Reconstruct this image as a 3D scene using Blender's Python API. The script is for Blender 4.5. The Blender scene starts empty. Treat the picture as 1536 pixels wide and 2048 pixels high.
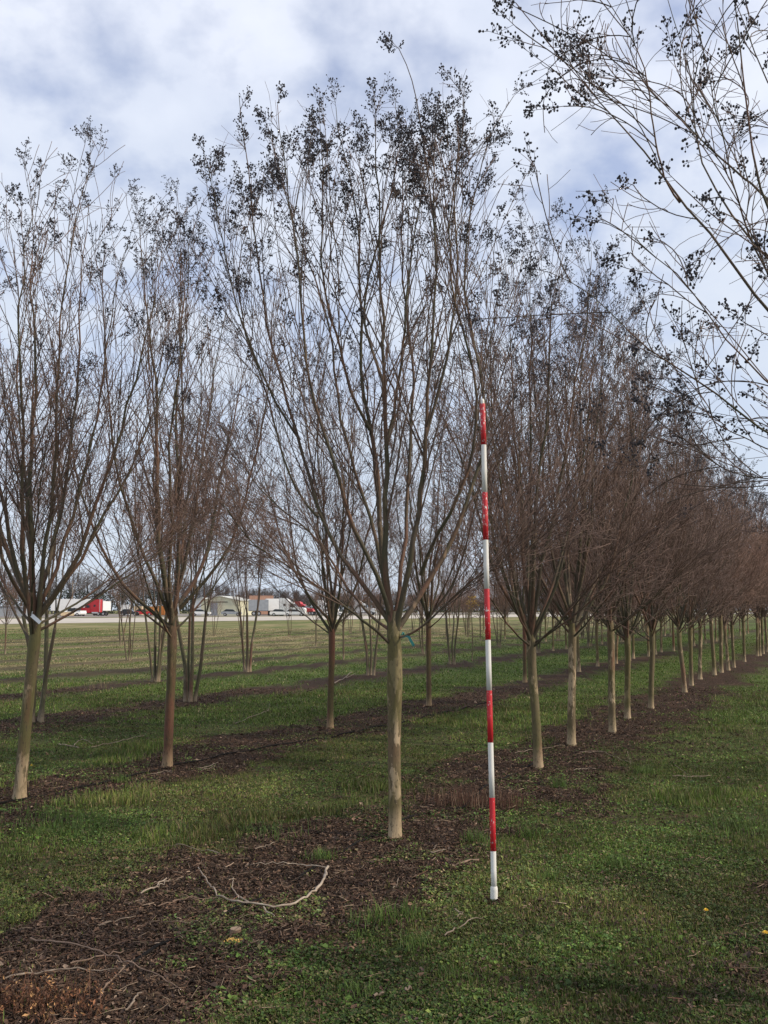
import bpy, math, random
import numpy as np

# ------------------------------------------------------------------ camera, world, sun
scene = bpy.context.scene
COL = scene.collection
R = math.radians
FPX, CX, CY = 1860.0, 768.0, 1024.0
PITCH = math.atan(196.0 / FPX)
EYE = 1.68
cd = bpy.data.cameras.new('camera')
cam = bpy.data.objects.new('camera', cd)
COL.objects.link(cam)
cam.location = (0, 0, EYE)
cam.rotation_euler = (math.pi / 2 + PITCH, 0, 0)
cd.sensor_fit = 'HORIZONTAL'
cd.sensor_width = 36.0
cd.lens = 36.0 * FPX / 1536.0
cd.clip_start = 0.05
cd.clip_end = 6000
scene.camera = cam

SUN_EL, SUN_AZ = R(33), R(104)          # azimuth clockwise from +Y
w = bpy.data.worlds.new('World')
scene.world = w
w.use_nodes = True
nt = w.node_tree
nt.nodes.clear()


def N(nt, t, **kw):
    n = nt.nodes.new(t)
    for k, v in kw.items():
        if k.startswith('_'):
            setattr(n, k[1:], v)
        else:
            n.inputs[k.replace('__', ' ')].default_value = v
    return n


def math_node(nt, op, a, b=None, clamp=False):
    n = nt.nodes.new('ShaderNodeMath')
    n.operation = op
    n.use_clamp = clamp
    for i, v in enumerate((a, b)):
        if v is None:
            continue
        if isinstance(v, (int, float)):
            n.inputs[i].default_value = v
        else:
            nt.links.new(v, n.inputs[i])
    return n.outputs[0]


def ramp(nt, fac, stops, interp='LINEAR'):
    n = nt.nodes.new('ShaderNodeValToRGB')
    cr = n.color_ramp
    cr.interpolation = interp
    while len(cr.elements) < len(stops):
        cr.elements.new(0.5)
    for e, (p, c) in zip(cr.elements, stops):
        e.position = p
        e.color = (c, c, c, 1) if isinstance(c, (int, float)) else (*c, 1)
    nt.links.new(fac, n.inputs['Fac'])
    return n.outputs['Color']


def mixc(nt, fac, a, b, mode='MIX'):
    n = nt.nodes.new('ShaderNodeMix')
    n.data_type = 'RGBA'
    n.blend_type = mode
    n.clamp_factor = True
    for idx, v in ((0, fac), (6, a), (7, b)):
        if isinstance(v, (int, float)):
            n.inputs[idx].default_value = v
        elif isinstance(v, tuple):
            n.inputs[idx].default_value = (*v, 1)
        else:
            nt.links.new(v, n.inputs[idx])
    return n.outputs[2]


sky = N(nt, 'ShaderNodeTexSky', _sky_type='NISHITA', _sun_disc=False)
sky.sun_elevation = SUN_EL
sky.sun_rotation = SUN_AZ
sky.altitude = 50
sky.air_density = 1.0
sky.dust_density = 1.5
tc = N(nt, 'ShaderNodeTexCoord')
sep = N(nt, 'ShaderNodeSeparateXYZ')
nt.links.new(tc.outputs['Generated'], sep.inputs[0])
zz = math_node(nt, 'MAXIMUM', math_node(nt, 'ADD', sep.outputs[2], 0.50), 0.05)
cx_ = math_node(nt, 'DIVIDE', sep.outputs[0], zz)
cy_ = math_node(nt, 'DIVIDE', sep.outputs[1], zz)
comb = N(nt, 'ShaderNodeCombineXYZ')
nt.links.new(cx_, comb.inputs[0])
nt.links.new(cy_, comb.inputs[1])
n1 = N(nt, 'ShaderNodeTexNoise', Scale=6.5, Detail=6.0, Roughness=0.52, Distortion=0.0)
nt.links.new(comb.outputs[0], n1.inputs['Vector'])
n2 = N(nt, 'ShaderNodeTexNoise', Scale=15.0, Detail=4.0, Roughness=0.5)
nt.links.new(comb.outputs[0], n2.inputs['Vector'])
msum = math_node(nt, 'ADD', math_node(nt, 'MULTIPLY', n1.outputs['Fac'], 0.7),
                 math_node(nt, 'MULTIPLY', n2.outputs['Fac'], 0.3))
mask = ramp(nt, msum, [(0.36, 0.34), (0.44, 0.64), (0.52, 0.92), (0.60, 1.0)], 'LINEAR')
n3 = N(nt, 'ShaderNodeTexNoise', Scale=5.0, Detail=3.0, Roughness=0.45)
nt.links.new(comb.outputs[0], n3.inputs['Vector'])
ccol = ramp(nt, n3.outputs['Fac'], [(0.36, (7.3, 7.9, 9.3)), (0.60, (8.5, 8.95, 10.1))])
hz = ramp(nt, sep.outputs[2], [(0.16, 1.0), (0.53, 0.0)])
ccol2 = mixc(nt, hz, ccol, (6.4, 7.2, 8.4))
hzm = math_node(nt, 'MULTIPLY', hz, 0.85)
mask2 = math_node(nt, 'MAXIMUM', mask, hzm)
skyc = mixc(nt, 1.0, sky.outputs[0], (1.9, 1.75, 1.9), 'MULTIPLY')
col = mixc(nt, mask2, skyc, ccol2)
bg = N(nt, 'ShaderNodeBackground', Strength=0.1)
nt.links.new(col, bg.inputs['Color'])
out = N(nt, 'ShaderNodeOutputWorld')
nt.links.new(bg.outputs[0], out.inputs[0])

sd = bpy.data.lights.new('sun', 'SUN')
sd.energy = 3.1
sd.angle = R(3.0)
sd.color = (1.0, 0.88, 0.72)
sun = bpy.data.objects.new('sun', sd)
COL.objects.link(sun)
ce = math.cos(SUN_EL)
from mathutils import Vector
to_sun = Vector((math.sin(SUN_AZ) * ce, math.cos(SUN_AZ) * ce, math.sin(SUN_EL)))
sun.rotation_euler = to_sun.to_track_quat('Z', 'Y').to_euler()
sun.location = (30, -20, 40)
scene.view_settings.view_transform = 'Standard'
scene.view_settings.look = 'None'
scene.view_settings.exposure = 0.08
scene.view_settings.gamma = 1.0

# ------------------------------------------------------------------ projection helpers
cp, sp_ = math.cos(PITCH), math.sin(PITCH)


def ray(px, py):
    v = -(py - CY) / FPX
    return ((px - CX) / FPX, cp - sp_ * v, sp_ + cp * v)


def W(px, py, Y):                       # the point seen at a photo pixel, at distance Y
    r = ray(px, py)
    return np.array((r[0] / r[1] * Y, Y, EYE + r[2] / r[1] * Y))


def G(px, py, z=0.0):                   # the ground point seen at a photo pixel
    r = ray(px, py)
    t = (z - EYE) / r[2]
    return np.array((r[0] * t, r[1] * t, z))


# ------------------------------------------------------------------ noise (numpy)
def vnoise(x, y, seed=0):
    xi = np.floor(x).astype(np.int64)
    yi = np.floor(y).astype(np.int64)
    xf, yf = x - xi, y - yi
    u, v = xf * xf * (3 - 2 * xf), yf * yf * (3 - 2 * yf)

    def h(a, b):
        n = (a * 374761393 + b * 668265263 + seed * 974634777) & 0xffffffff
        n = ((n ^ (n >> 13)) * 1274126177) & 0xffffffff
        return ((n ^ (n >> 16)) & 0xffff) / 65535.0
    a, b, c, d = h(xi, yi), h(xi + 1, yi), h(xi, yi + 1), h(xi + 1, yi + 1)
    return (a * (1 - u) + b * u) * (1 - v) + (c * (1 - u) + d * u) * v


def fbm(x, y, sc, seed=0, octv=4):
    s, a, t = 0, 1.0, 0
    for i in range(octv):
        s = s + a * vnoise(x * sc + 17.3 * i, y * sc - 9.1 * i, seed + i)
        t += a
        a *= 0.5
        sc *= 2.03
    return s / t


def sstep(a, b, x):
    t = np.clip((x - a) / (b - a), 0, 1)
    return t * t * (3 - 2 * t)


# layout of the field: rows run along (0.447, 0.894); wv = distance across them
RD = np.array((0.4472, 0.8944))
RN = np.array((-0.8944, 0.4472))
ORG = np.array((0.073, 7.045))
ROWS = [-3.6, 0.0, 3.55, 7.88, 11.6, 15.0, 18.5, 22.0, 25.5, 29.0, 32.5, 36.0, 39.5]


def wv(x, y):
    return (x - ORG[0]) * RN[0] + (y - ORG[1]) * RN[1]


def uv(x, y):
    return (x - ORG[0]) * RD[0] + (y - ORG[1]) * RD[1]


ROADR = np.array((0.571, 0.821))
ROADN = np.array((-0.821, 0.571))


def proad(x, y):
    return x * ROADN[0] + y * ROADN[1] - 100.0


def mulch_mask(x, y):
    d = np.full(np.shape(x), 9.0)
    ww = wv(x, y)
    uu = uv(x, y)
    for i, r in enumerate(ROWS):
        half = 0.78 if i == 1 else 0.66 if i < 4 else 0.55
        dd = np.abs(ww - r) - half
        if i == 1:
            dd = dd - 0.30 * sstep(-0.6, -2.6, uu) * (ww > 0)    # the strip widens towards the camera, on its left
        d = np.minimum(d, dd)
    n = fbm(x, y, 1.1, 5, 4) - 0.5
    n2 = fbm(x, y, 5.0, 9, 3) - 0.5
    m = sstep(0.30, -0.30, d - 0.10 + n * 1.2 + n2 * 0.9)
    return m


def dry_mask(x, y):
    ww, uu = wv(x, y), uv(x, y)
    far = sstep(8.0, 22.0, ww + 2.5 * (fbm(x, y, 0.15, 31, 3) - 0.5))
    st = fbm(uu * 0.12, ww * 0.75, 1.0, 40, 4)
    st = sstep(0.38, 0.58, st)
    return np.clip(far * (0.16 + 0.84 * st), 0, 1)


def ground_z(x, y):
    z = 0.035 * (fbm(x, y, 1.3, 60, 4) - 0.5) + 0.018 * (fbm(x, y, 9.0, 70, 3) - 0.5)
    near = 1 - sstep(30, 60, np.hypot(x, y))
    z = z * near
    z = z + 0.03 * mulch_mask(x, y) * near
    return z + 0.35 * sstep(1, 26, proad(x, y)) - 0.008 * near


def gz(x, y):
    return float(ground_z(np.array([float(x)]), np.array([float(y)]))[0])


# ------------------------------------------------------------------ materials
def mat(name):
    m = bpy.data.materials.new(name)
    m.use_nodes = True
    nt = m.node_tree
    b = nt.nodes['Principled BSDF']
    return m, nt, b


def obj_coord(nt, scale=(1, 1, 1), kind='Object'):
    t = N(nt, 'ShaderNodeTexCoord')
    mp = N(nt, 'ShaderNodeMapping')
    mp.inputs['Scale'].default_value = scale
    nt.links.new(t.outputs[kind], mp.inputs[0])
    return mp.outputs[0]


def noise(nt, vec, scale, detail=4, rough=0.5, dist=0.0):
    n = N(nt, 'ShaderNodeTexNoise', Scale=scale, Detail=detail, Roughness=rough, Distortion=dist)
    nt.links.new(vec, n.inputs['Vector'])
    return n.outputs['Fac']


def bump(nt, b, h, strength=0.3, dist=0.01):
    n = N(nt, 'ShaderNodeBump', Strength=strength, Distance=dist)
    nt.links.new(h, n.inputs['Height'])
    nt.links.new(n.outputs[0], b.inputs['Normal'])


def plain(name, colr, rough=0.6, var=0.25, scale=8.0, metal=0.0, bstr=0.15):
    m, nt, b = mat(name)
    v = obj_coord(nt)
    f = noise(nt, v, scale, 5, 0.6)
    lo = tuple(c * (1 - var) for c in colr)
    hi = tuple(min(1, c * (1 + var)) for c in colr)
    nt.links.new(ramp(nt, f, [(0.3, lo), (0.7, hi)]), b.inputs['Base Color'])
    b.inputs['Roughness'].default_value = rough
    b.inputs['Metallic'].default_value = metal
    if bstr:
        bump(nt, b, noise(nt, v, scale * 4, 4, 0.6), bstr, 0.01)
    return m


def bark(name, cream, tan, olive, red, redness, split=0.5):
    """Smooth flaking bark: pale patches where it has peeled, olive algae, cinnamon patches, pale foot."""
    m, nt, b = mat(name)
    info = N(nt, 'ShaderNodeObjectInfo')
    v0 = obj_coord(nt, (1, 1, 0.32))
    off = N(nt, 'ShaderNodeVectorMath', _operation='ADD')
    rr = N(nt, 'ShaderNodeCombineXYZ')
    rv = math_node(nt, 'MULTIPLY', info.outputs['Random'], 37.0)
    for i in range(3):
        nt.links.new(rv, rr.inputs[i])
    nt.links.new(v0, off.inputs[0])
    nt.links.new(rr.outputs[0], off.inputs[1])
    v = off.outputs[0]
    f1 = noise(nt, v, 9.0, 5, 0.6, 0.6)
    f2 = noise(nt, v, 26.0, 5, 0.65, 0.3)
    f3 = noise(nt, v, 70.0, 4, 0.6)
    f4 = noise(nt, v, 5.0, 3, 0.5, 0.2)
    base = mixc(nt, ramp(nt, f2, [(0.35, 0), (0.65, 1)]), tan, tuple(c * 0.72 for c in tan))
    patch = ramp(nt, math_node(nt, 'ADD', math_node(nt, 'MULTIPLY', f1, 0.7), math_node(nt, 'MULTIPLY', f2, 0.3)),
                 [(split - 0.012, 0), (split + 0.012, 1)])
    c = mixc(nt, patch, base, cream)
    algae = ramp(nt, f4, [(0.42, 0), (0.56, 1.0)])
    # algae coats every side in random patches; object height places the pale foot
    geo = N(nt, 'ShaderNodeTexCoord')
    sx = N(nt, 'ShaderNodeSeparateXYZ')
    nt.links.new(geo.outputs['Object'], sx.inputs[0])
    c = mixc(nt, math_node(nt, 'MULTIPLY', algae, 0.75), c, olive)
    c = mixc(nt, math_node(nt, 'MULTIPLY', ramp(nt, noise(nt, v, 3.2, 3, 0.5, 0.4), [(0.62 - redness * 0.35, 0), (0.72 - redness * 0.3, 1)]), 0.85), c, red)
    foot = ramp(nt, math_node(nt, 'ADD', sx.outputs[2], math_node(nt, 'MULTIPLY', f1, 0.22)), [(0.16, 1), (0.34, 0)])
    c = mixc(nt, math_node(nt, 'MULTIPLY', foot, 0.8), c, cream)
    spk = ramp(nt, f3, [(0.36, 0.75), (0.44, 0.0)])
    c = mixc(nt, spk, c, tuple(x * 0.4 for x in tan))
    nt.links.new(c, b.inputs['Base Color'])
    b.inputs['Roughness'].default_value = 0.78
    hsum = math_node(nt, 'ADD', math_node(nt, 'MULTIPLY', patch, 0.4), f2)
    bump(nt, b, hsum, 0.6, 0.008)
    return m


M_TRUNK = bark('bark_tan_olive', (0.44, 0.33, 0.20), (0.17, 0.125, 0.062), (0.11, 0.095, 0.026), (0.20, 0.095, 0.05), 0.12, 0.545)
M_TRUNK_OLIVE = bark('bark_olive', (0.38, 0.28, 0.165), (0.16, 0.12, 0.06), (0.11, 0.10, 0.028), (0.18, 0.085, 0.045), 0.22, 0.57)
M_TRUNK_RED = bark('bark_cinnamon', (0.32, 0.22, 0.12), (0.13, 0.075, 0.04), (0.085, 0.074, 0.024), (0.15, 0.055, 0.032), 0.42, 0.61)
M_TRUNK_GREY = bark('bark_grey_tan', (0.30, 0.23, 0.15), (0.135, 0.10, 0.062), (0.08, 0.08, 0.036), (0.15, 0.07, 0.042), 0.15, 0.58)


def wood_mat(name, a, bcol, c_, sc):
    m, nt, b = mat(name)
    v = obj_coord(nt, (1, 1, 0.5))
    f = noise(nt, v, sc, 5, 0.6, 0.3)
    c = ramp(nt, f, [(0.32, a), (0.5, bcol), (0.68, c_)])
    nt.links.new(c, b.inputs['Base Color'])
    b.inputs['Roughness'].default_value = 0.75
    bump(nt, b, noise(nt, v, sc * 5, 4, 0.6), 0.3, 0.004)
    return m


M_LIMB = bark('bark_limb', (0.25, 0.17, 0.105), (0.105, 0.078, 0.048), (0.062, 0.060, 0.026), (0.17, 0.085, 0.052), 0.35, 0.585)
M_BRANCH = wood_mat('bark_branch', (0.065, 0.047, 0.033), (0.10, 0.066, 0.046), (0.15, 0.095, 0.066), 3.0)
M_TWIG = wood_mat('bark_twig', (0.105, 0.064, 0.05), (0.145, 0.088, 0.066), (0.20, 0.125, 0.09), 2.0)
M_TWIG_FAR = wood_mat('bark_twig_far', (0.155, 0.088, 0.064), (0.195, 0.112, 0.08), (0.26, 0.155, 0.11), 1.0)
M_STALK = plain('seed_stalk', (0.07, 0.052, 0.048), 0.85, 0.3, 20, 0, 0)
M_SEED = plain('seed_capsule', (0.036, 0.033, 0.040), 0.8, 0.5, 60, 0, 0)
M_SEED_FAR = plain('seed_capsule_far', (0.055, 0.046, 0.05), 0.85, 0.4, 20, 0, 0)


def attr_mat(name, rough=0.7, tint_noise=0.25, sc=3.0, transl=0.0):
    m, nt, b = mat(name)
    a = N(nt, 'ShaderNodeAttribute', _attribute_name='Col')
    v = obj_coord(nt)
    f = noise(nt, v, sc, 3, 0.5)
    c = mixc(nt, 1.0, a.outputs['Color'], ramp(nt, f, [(0.3, 1 - tint_noise), (0.7, 1 + tint_noise)]), 'MULTIPLY')
    nt.links.new(c, b.inputs['Base Color'])
    b.inputs['Roughness'].default_value = rough
    b.inputs['Specular IOR Level'].default_value = 0.25
    if transl:
        tr = N(nt, 'ShaderNodeBsdfTranslucent')
        nt.links.new(c, tr.inputs['Color'])
        mx = N(nt, 'ShaderNodeMixShader', Fac=transl)
        nt.links.new(b.outputs[0], mx.inputs[1])
        nt.links.new(tr.outputs[0], mx.inputs[2])
        nt.links.new(mx.outputs[0], nt.nodes['Material Output'].inputs[0])
    return m


M_GRASS = attr_mat('grass_blade', 0.6, 0.25, 1.5, 0.3)
M_WEED = attr_mat('weed_leaf', 0.65, 0.25, 2.5, 0.25)
M_CHIP = attr_mat('mulch_chip', 0.9, 0.3, 6.0)
M_STICK = wood_mat('dead_stick', (0.10, 0.07, 0.05), (0.20, 0.15, 0.105), (0.34, 0.27, 0.20), 14.0)
M_STICK_PALE = wood_mat('dead_stick_pale', (0.16, 0.12, 0.085), (0.33, 0.26, 0.19), (0.46, 0.38, 0.29), 14.0)
M_STICK_DK = wood_mat('dead_stick_dark', (0.12, 0.075, 0.05), (0.20, 0.13, 0.085), (0.28, 0.19, 0.13), 9.0)
M_HOSE = plain('black_poly_tube', (0.010, 0.009, 0.008), 0.8, 0.3, 30, 0, 0.1)
M_HOSE.node_tree.nodes['Principled BSDF'].inputs['Specular IOR Level'].default_value = 0.12

# ground
m, nt_, b = mat('field_ground')
tc_ = N(nt_, 'ShaderNodeTexCoord')
vec = tc_.outputs['Object']
att = N(nt_, 'ShaderNodeAttribute', _attribute_name='cover')
sepc = N(nt_, 'ShaderNodeSeparateColor')
nt_.links.new(att.outputs['Color'], sepc.inputs[0])
fa = noise(nt_, vec, 3.0, 6, 0.6)
fb = noise(nt_, vec, 22.0, 6, 0.65)
fc = noise(nt_, vec, 90.0, 5, 0.7)
fd = noise(nt_, vec, 0.6, 5, 0.6)
mps = N(nt_, 'ShaderNodeMapping')
mps.inputs['Rotation'].default_value = (0, 0, R(-63.43 + 0.0))
nt_.links.new(vec, mps.inputs[0])
mpt = N(nt_, 'ShaderNodeMapping')
mpt.inputs['Scale'].default_value = (0.12, 1.0, 1.0)
nt_.links.new(mps.outputs[0], mpt.inputs[0])
fs = noise(nt_, mpt.outputs[0], 0.8, 6, 0.6)
grass_c = ramp(nt_, fb, [(0.30, (0.042, 0.036, 0.018)), (0.45, (0.075, 0.09, 0.024)), (0.6, (0.11, 0.15, 0.034)), (0.75, (0.15, 0.155, 0.055))])
grass_c = mixc(nt_, ramp(nt_, fa, [(0.42, 0), (0.62, 0.65)]), grass_c, (0.058, 0.05, 0.03))
grass_far = ramp(nt_, math_node(nt_, 'ADD', math_node(nt_, 'MULTIPLY', fa, 0.5), math_node(nt_, 'MULTIPLY', fd, 0.5)),
                 [(0.36, (0.068, 0.088, 0.024)), (0.5, (0.095, 0.135, 0.034)), (0.64, (0.125, 0.13, 0.05))])
grass_c = mixc(nt_, sepc.outputs[2], grass_c, grass_far)
dry_c = ramp(nt_, fs, [(0.36, (0.11, 0.125, 0.045)), (0.45, (0.20, 0.18, 0.08)), (0.52, (0.36, 0.29, 0.15)), (0.60, (0.17, 0.155, 0.07)), (0.72, (0.09, 0.07, 0.045))])
soil_c = ramp(nt_, fb, [(0.3, (0.024, 0.017, 0.013)), (0.5, (0.048, 0.031, 0.021)), (0.7, (0.085, 0.053, 0.034))])
soil_c = mixc(nt_, ramp(nt_, fa, [(0.5, 0), (0.68, 0.6)]), soil_c, (0.11, 0.062, 0.042))
soil_c = mixc(nt_, ramp(nt_, fc, [(0.62, 0), (0.72, 0.6)]), soil_c, (0.20, 0.13, 0.09))
c = mixc(nt_, sepc.outputs[1], grass_c, dry_c)
mf = math_node(nt_, 'MULTIPLY', sepc.outputs[0], math_node(nt_, 'SUBTRACT', 1.0, math_node(nt_, 'MULTIPLY', sepc.outputs[1], 0.35)))
c = mixc(nt_, mf, c, soil_c)
c = mixc(nt_, 0.55, c, mixc(nt_, 1.0, c, ramp(nt_, fc, [(0.3, 0.55), (0.7, 1.5)]), 'MULTIPLY'))
nt_.links.new(c, b.inputs['Base Color'])
b.inputs['Roughness'].default_value = 0.95
b.inputs['Specular IOR Level'].default_value = 0.1
bump(nt_, b, math_node(nt_, 'ADD', fb, math_node(nt_, 'MULTIPLY', fc, 0.6)), 0.9, 0.03)
M_GROUND = m


# ------------------------------------------------------------------ object helpers
def tag(o, label=None, cat=None, group=None, kind=None):
    if label:
        o['label'] = label
    if cat:
        o['category'] = cat
    if group:
        o['group'] = group
    if kind:
        o['kind'] = kind
    return o


def thing(name, label, cat, loc=(0, 0, 0), rz=0.0, group=None):
    o = bpy.data.objects.new(name, None)
    o.empty_display_size = 0.2
    COL.objects.link(o)
    o.location = loc
    o.rotation_euler = (0, 0, rz)
    return tag(o, label, cat, group)


def mesh_np(name, verts, quads=None, tris=None, qm=None, tm=None, smooth=True, mats=(), attr=None, attr_name='Col'):
    me = bpy.data.meshes.new(name)
    verts = np.asarray(verts, dtype=np.float32)
    nq = 0 if quads is None else len(quads)
    nt3 = 0 if tris is None else len(tris)
    me.vertices.add(len(verts))
    me.vertices.foreach_set('co', verts.ravel())
    loops = []
    starts = []
    if nq:
        loops.append(np.asarray(quads, dtype=np.int32).ravel())
        starts.append(np.arange(nq, dtype=np.int32) * 4)
    if nt3:
        loops.append(np.asarray(tris, dtype=np.int32).ravel())
        starts.append(nq * 4 + np.arange(nt3, dtype=np.int32) * 3)
    loops = np.concatenate(loops)
    starts = np.concatenate(starts)
    me.loops.add(len(loops))
    me.loops.foreach_set('vertex_index', loops)
    me.polygons.add(nq + nt3)
    me.polygons.foreach_set('loop_start', starts)
    mi = []
    if nq:
        mi.append(np.zeros(nq, np.int32) if qm is None else np.asarray(qm, np.int32))
    if nt3:
        mi.append(np.zeros(nt3, np.int32) if tm is None else np.asarray(tm, np.int32))
    me.polygons.foreach_set('material_index', np.concatenate(mi))
    me.polygons.foreach_set('use_smooth', np.full(nq + nt3, smooth))
    me.update(calc_edges=True)
    me.validate()
    if attr is not None:
        a = me.attributes.new(attr_name, 'FLOAT_COLOR', 'POINT')
        at = np.ones((len(verts), 4), np.float32)
        at[:, :3] = attr
        a.data.foreach_set('color', at.ravel())
    for mt in mats:
        me.materials.append(mt)
    return me


def link(name, me, parent=None):
    o = bpy.data.objects.new(name, me)
    COL.objects.link(o)
    if parent is not None:
        o.parent = parent
    return o


class MB:
    """Collects boxes, prisms and tubes into one mesh."""

    def __init__(s):
        s.v, s.q, s.t, s.qm, s.tm = [], [], [], [], []
        s.n = 0

    def add(s, v, q=(), t=(), mi=0):
        v = np.asarray(v, float)
        for f in q:
            s.q.append([i + s.n for i in f])
            s.qm.append(mi)
        for f in t:
            s.t.append([i + s.n for i in f])
            s.tm.append(mi)
        s.v.append(v)
        s.n += len(v)

    def box(s, x0, x1, y0, y1, z0, z1, mi=0):
        v = [(x, y, z) for z in (z0, z1) for y in (y0, y1) for x in (x0, x1)]
        s.add(v, [(0, 2, 3, 1), (4, 5, 7, 6), (0, 1, 5, 4), (2, 6, 7, 3), (0, 4, 6, 2), (1, 3, 7, 5)], mi=mi)
        return s

    def prism(s, prof, y0, y1, mi=0, taper=0.0):
        """profile in x,z extruded along y; convex-ish fan caps"""
        n = len(prof)
        cxp = sum(p[0] for p in prof) / n
        czp = sum(p[1] for p in prof) / n
        v = [(p[0], y0, p[1]) for p in prof] + [(p[0], y1, p[1]) for p in prof] + [(cxp, y0, czp), (cxp, y1, czp)]
        q = [(i, (i + 1) % n, n + (i + 1) % n, n + i) for i in range(n)]
        t = [((i + 1) % n, i, 2 * n) for i in range(n)] + [(n + i, n + (i + 1) % n, 2 * n + 1) for i in range(n)]
        s.add(v, q, t, mi)
        return s

    def cyl(s, c, axis, r, h, seg=16, mi=0, r2=None):
        r2 = r if r2 is None else r2
        ax = 'xyz'.index(axis)
        v = []
        for k, rr in ((0, r), (1, r2)):
            for i in range(seg):
                a = 2 * math.pi * i / seg
                p = [0, 0, 0]
                p[ax] = h * k
                p[(ax + 1) % 3] = rr * math.cos(a)
                p[(ax + 2) % 3] = rr * math.sin(a)
                v.append([p[j] + c[j] for j in range(3)])
        e0 = [c[j] for j in range(3)]
        e1 = list(e0)
        e1[ax] += h
        v += [e0, e1]
        q = [(i, (i + 1) % seg, seg + (i + 1) % seg, seg + i) for i in range(seg)]
        t = [((i + 1) % seg, i, 2 * seg) for i in range(seg)] + [(seg + i, seg + (i + 1) % seg, 2 * seg + 1) for i in range(seg)]
        s.add(v, q, t, mi)
        return s

    def tube(s, pts, rad, sides=8, mi=0):
        v, q, t = tube_arrays(np.asarray(pts, float)[None], np.asarray(rad, float)[None], sides)
        s.add(v, q.tolist(), t.tolist(), mi)
        return s

    def build(s, name, mats, parent=None, smooth=False):
        if not isinstance(mats, (list, tuple)):
            mats = [mats]
        me = mesh_np(name, np.concatenate(s.v), s.q or None, s.t or None, s.qm, s.tm, smooth, mats)
        return link(name, me, parent)


def tube_arrays(P, Rr, sides, wob=None):
    """P (N,n,3), Rr (N,n) -> verts, quads, cap tris of N tubes at once"""
    Nn, n, _ = P.shape
    T = np.empty_like(P)
    T[:, 1:-1] = P[:, 2:] - P[:, :-2]
    T[:, 0] = P[:, 1] - P[:, 0]
    T[:, -1] = P[:, -1] - P[:, -2]
    T /= np.linalg.norm(T, axis=2, keepdims=True) + 1e-12
    mean = T.mean(axis=1)
    ref = np.where(np.abs(mean[:, 2:3]) < 0.85, np.array([[0, 0, 1.0]]), np.array([[1.0, 0, 0]]))
    A = np.cross(T, ref[:, None, :])
    A /= np.linalg.norm(A, axis=2, keepdims=True) + 1e-12
    B = np.cross(T, A)
    ang = np.arange(sides) * 2 * math.pi / sides
    c, s_ = np.cos(ang), np.sin(ang)
    RR = Rr[:, :, None] * (np.ones(sides) if wob is None else wob)
    V = P[:, :, None, :] + RR[..., None] * (A[:, :, None, :] * c[None, None, :, None] + B[:, :, None, :] * s_[None, None, :, None])
    V = V.reshape(-1, 3)
    i = np.arange(sides)
    base = (np.arange(Nn)[:, None, None] * n + np.arange(n - 1)[None, :, None]) * sides
    a = base + i
    b_ = base + (i + 1) % sides
    Q = np.stack([a, b_, b_ + sides, a + sides], axis=-1).reshape(-1, 4)
    # tip cap fan as tris
    tb = (np.arange(Nn) * n + n - 1) * sides
    Tt = np.concatenate([np.stack([tb, tb + k, tb + k + 1], axis=-1) for k in range(1, sides - 1)]) if sides > 2 else np.zeros((0, 3), int)
    return V, Q, Tt


class Acc:
    """Accumulates batches of arrays for one big mesh."""

    def __init__(s):
        s.V, s.Q, s.T, s.QM, s.TM, s.C, s.n = [], [], [], [], [], [], 0

    def add(s, V, Q=None, T=None, mi=0, C=None):
        if Q is not None and len(Q):
            s.Q.append(Q + s.n)
            s.QM.append(np.full(len(Q), mi))
        if T is not None and len(T):
            s.T.append(T + s.n)
            s.TM.append(np.full(len(T), mi))
        s.V.append(V)
        if C is not None:
            s.C.append(C)
        s.n += len(V)

    def mesh(s, name, mats, smooth=True):
        cat = lambda a: np.concatenate(a) if a else None
        return mesh_np(name, cat(s.V), cat(s.Q), cat(s.T), cat(s.QM), cat(s.TM), smooth, mats, cat(s.C))


# ------------------------------------------------------------------ bare trees
def norm(v):
    return v / (np.linalg.norm(v, axis=-1, keepdims=True) + 1e-12)


def resample(pts, n):
    pts = np.asarray(pts, float)
    d = np.concatenate([[0], np.cumsum(np.linalg.norm(np.diff(pts, axis=0), axis=1))])
    t = np.linspace(0, d[-1], n)
    # smooth catmull through fine linear interpolation + box filter
    o = np.stack([np.interp(t, d, pts[:, k]) for k in range(3)], axis=1)
    for _ in range(2):
        q = o.copy()
        q[1:-1] = (o[:-2] + 2 * o[1:-1] + o[2:]) / 4
        o = q
    return o


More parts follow.
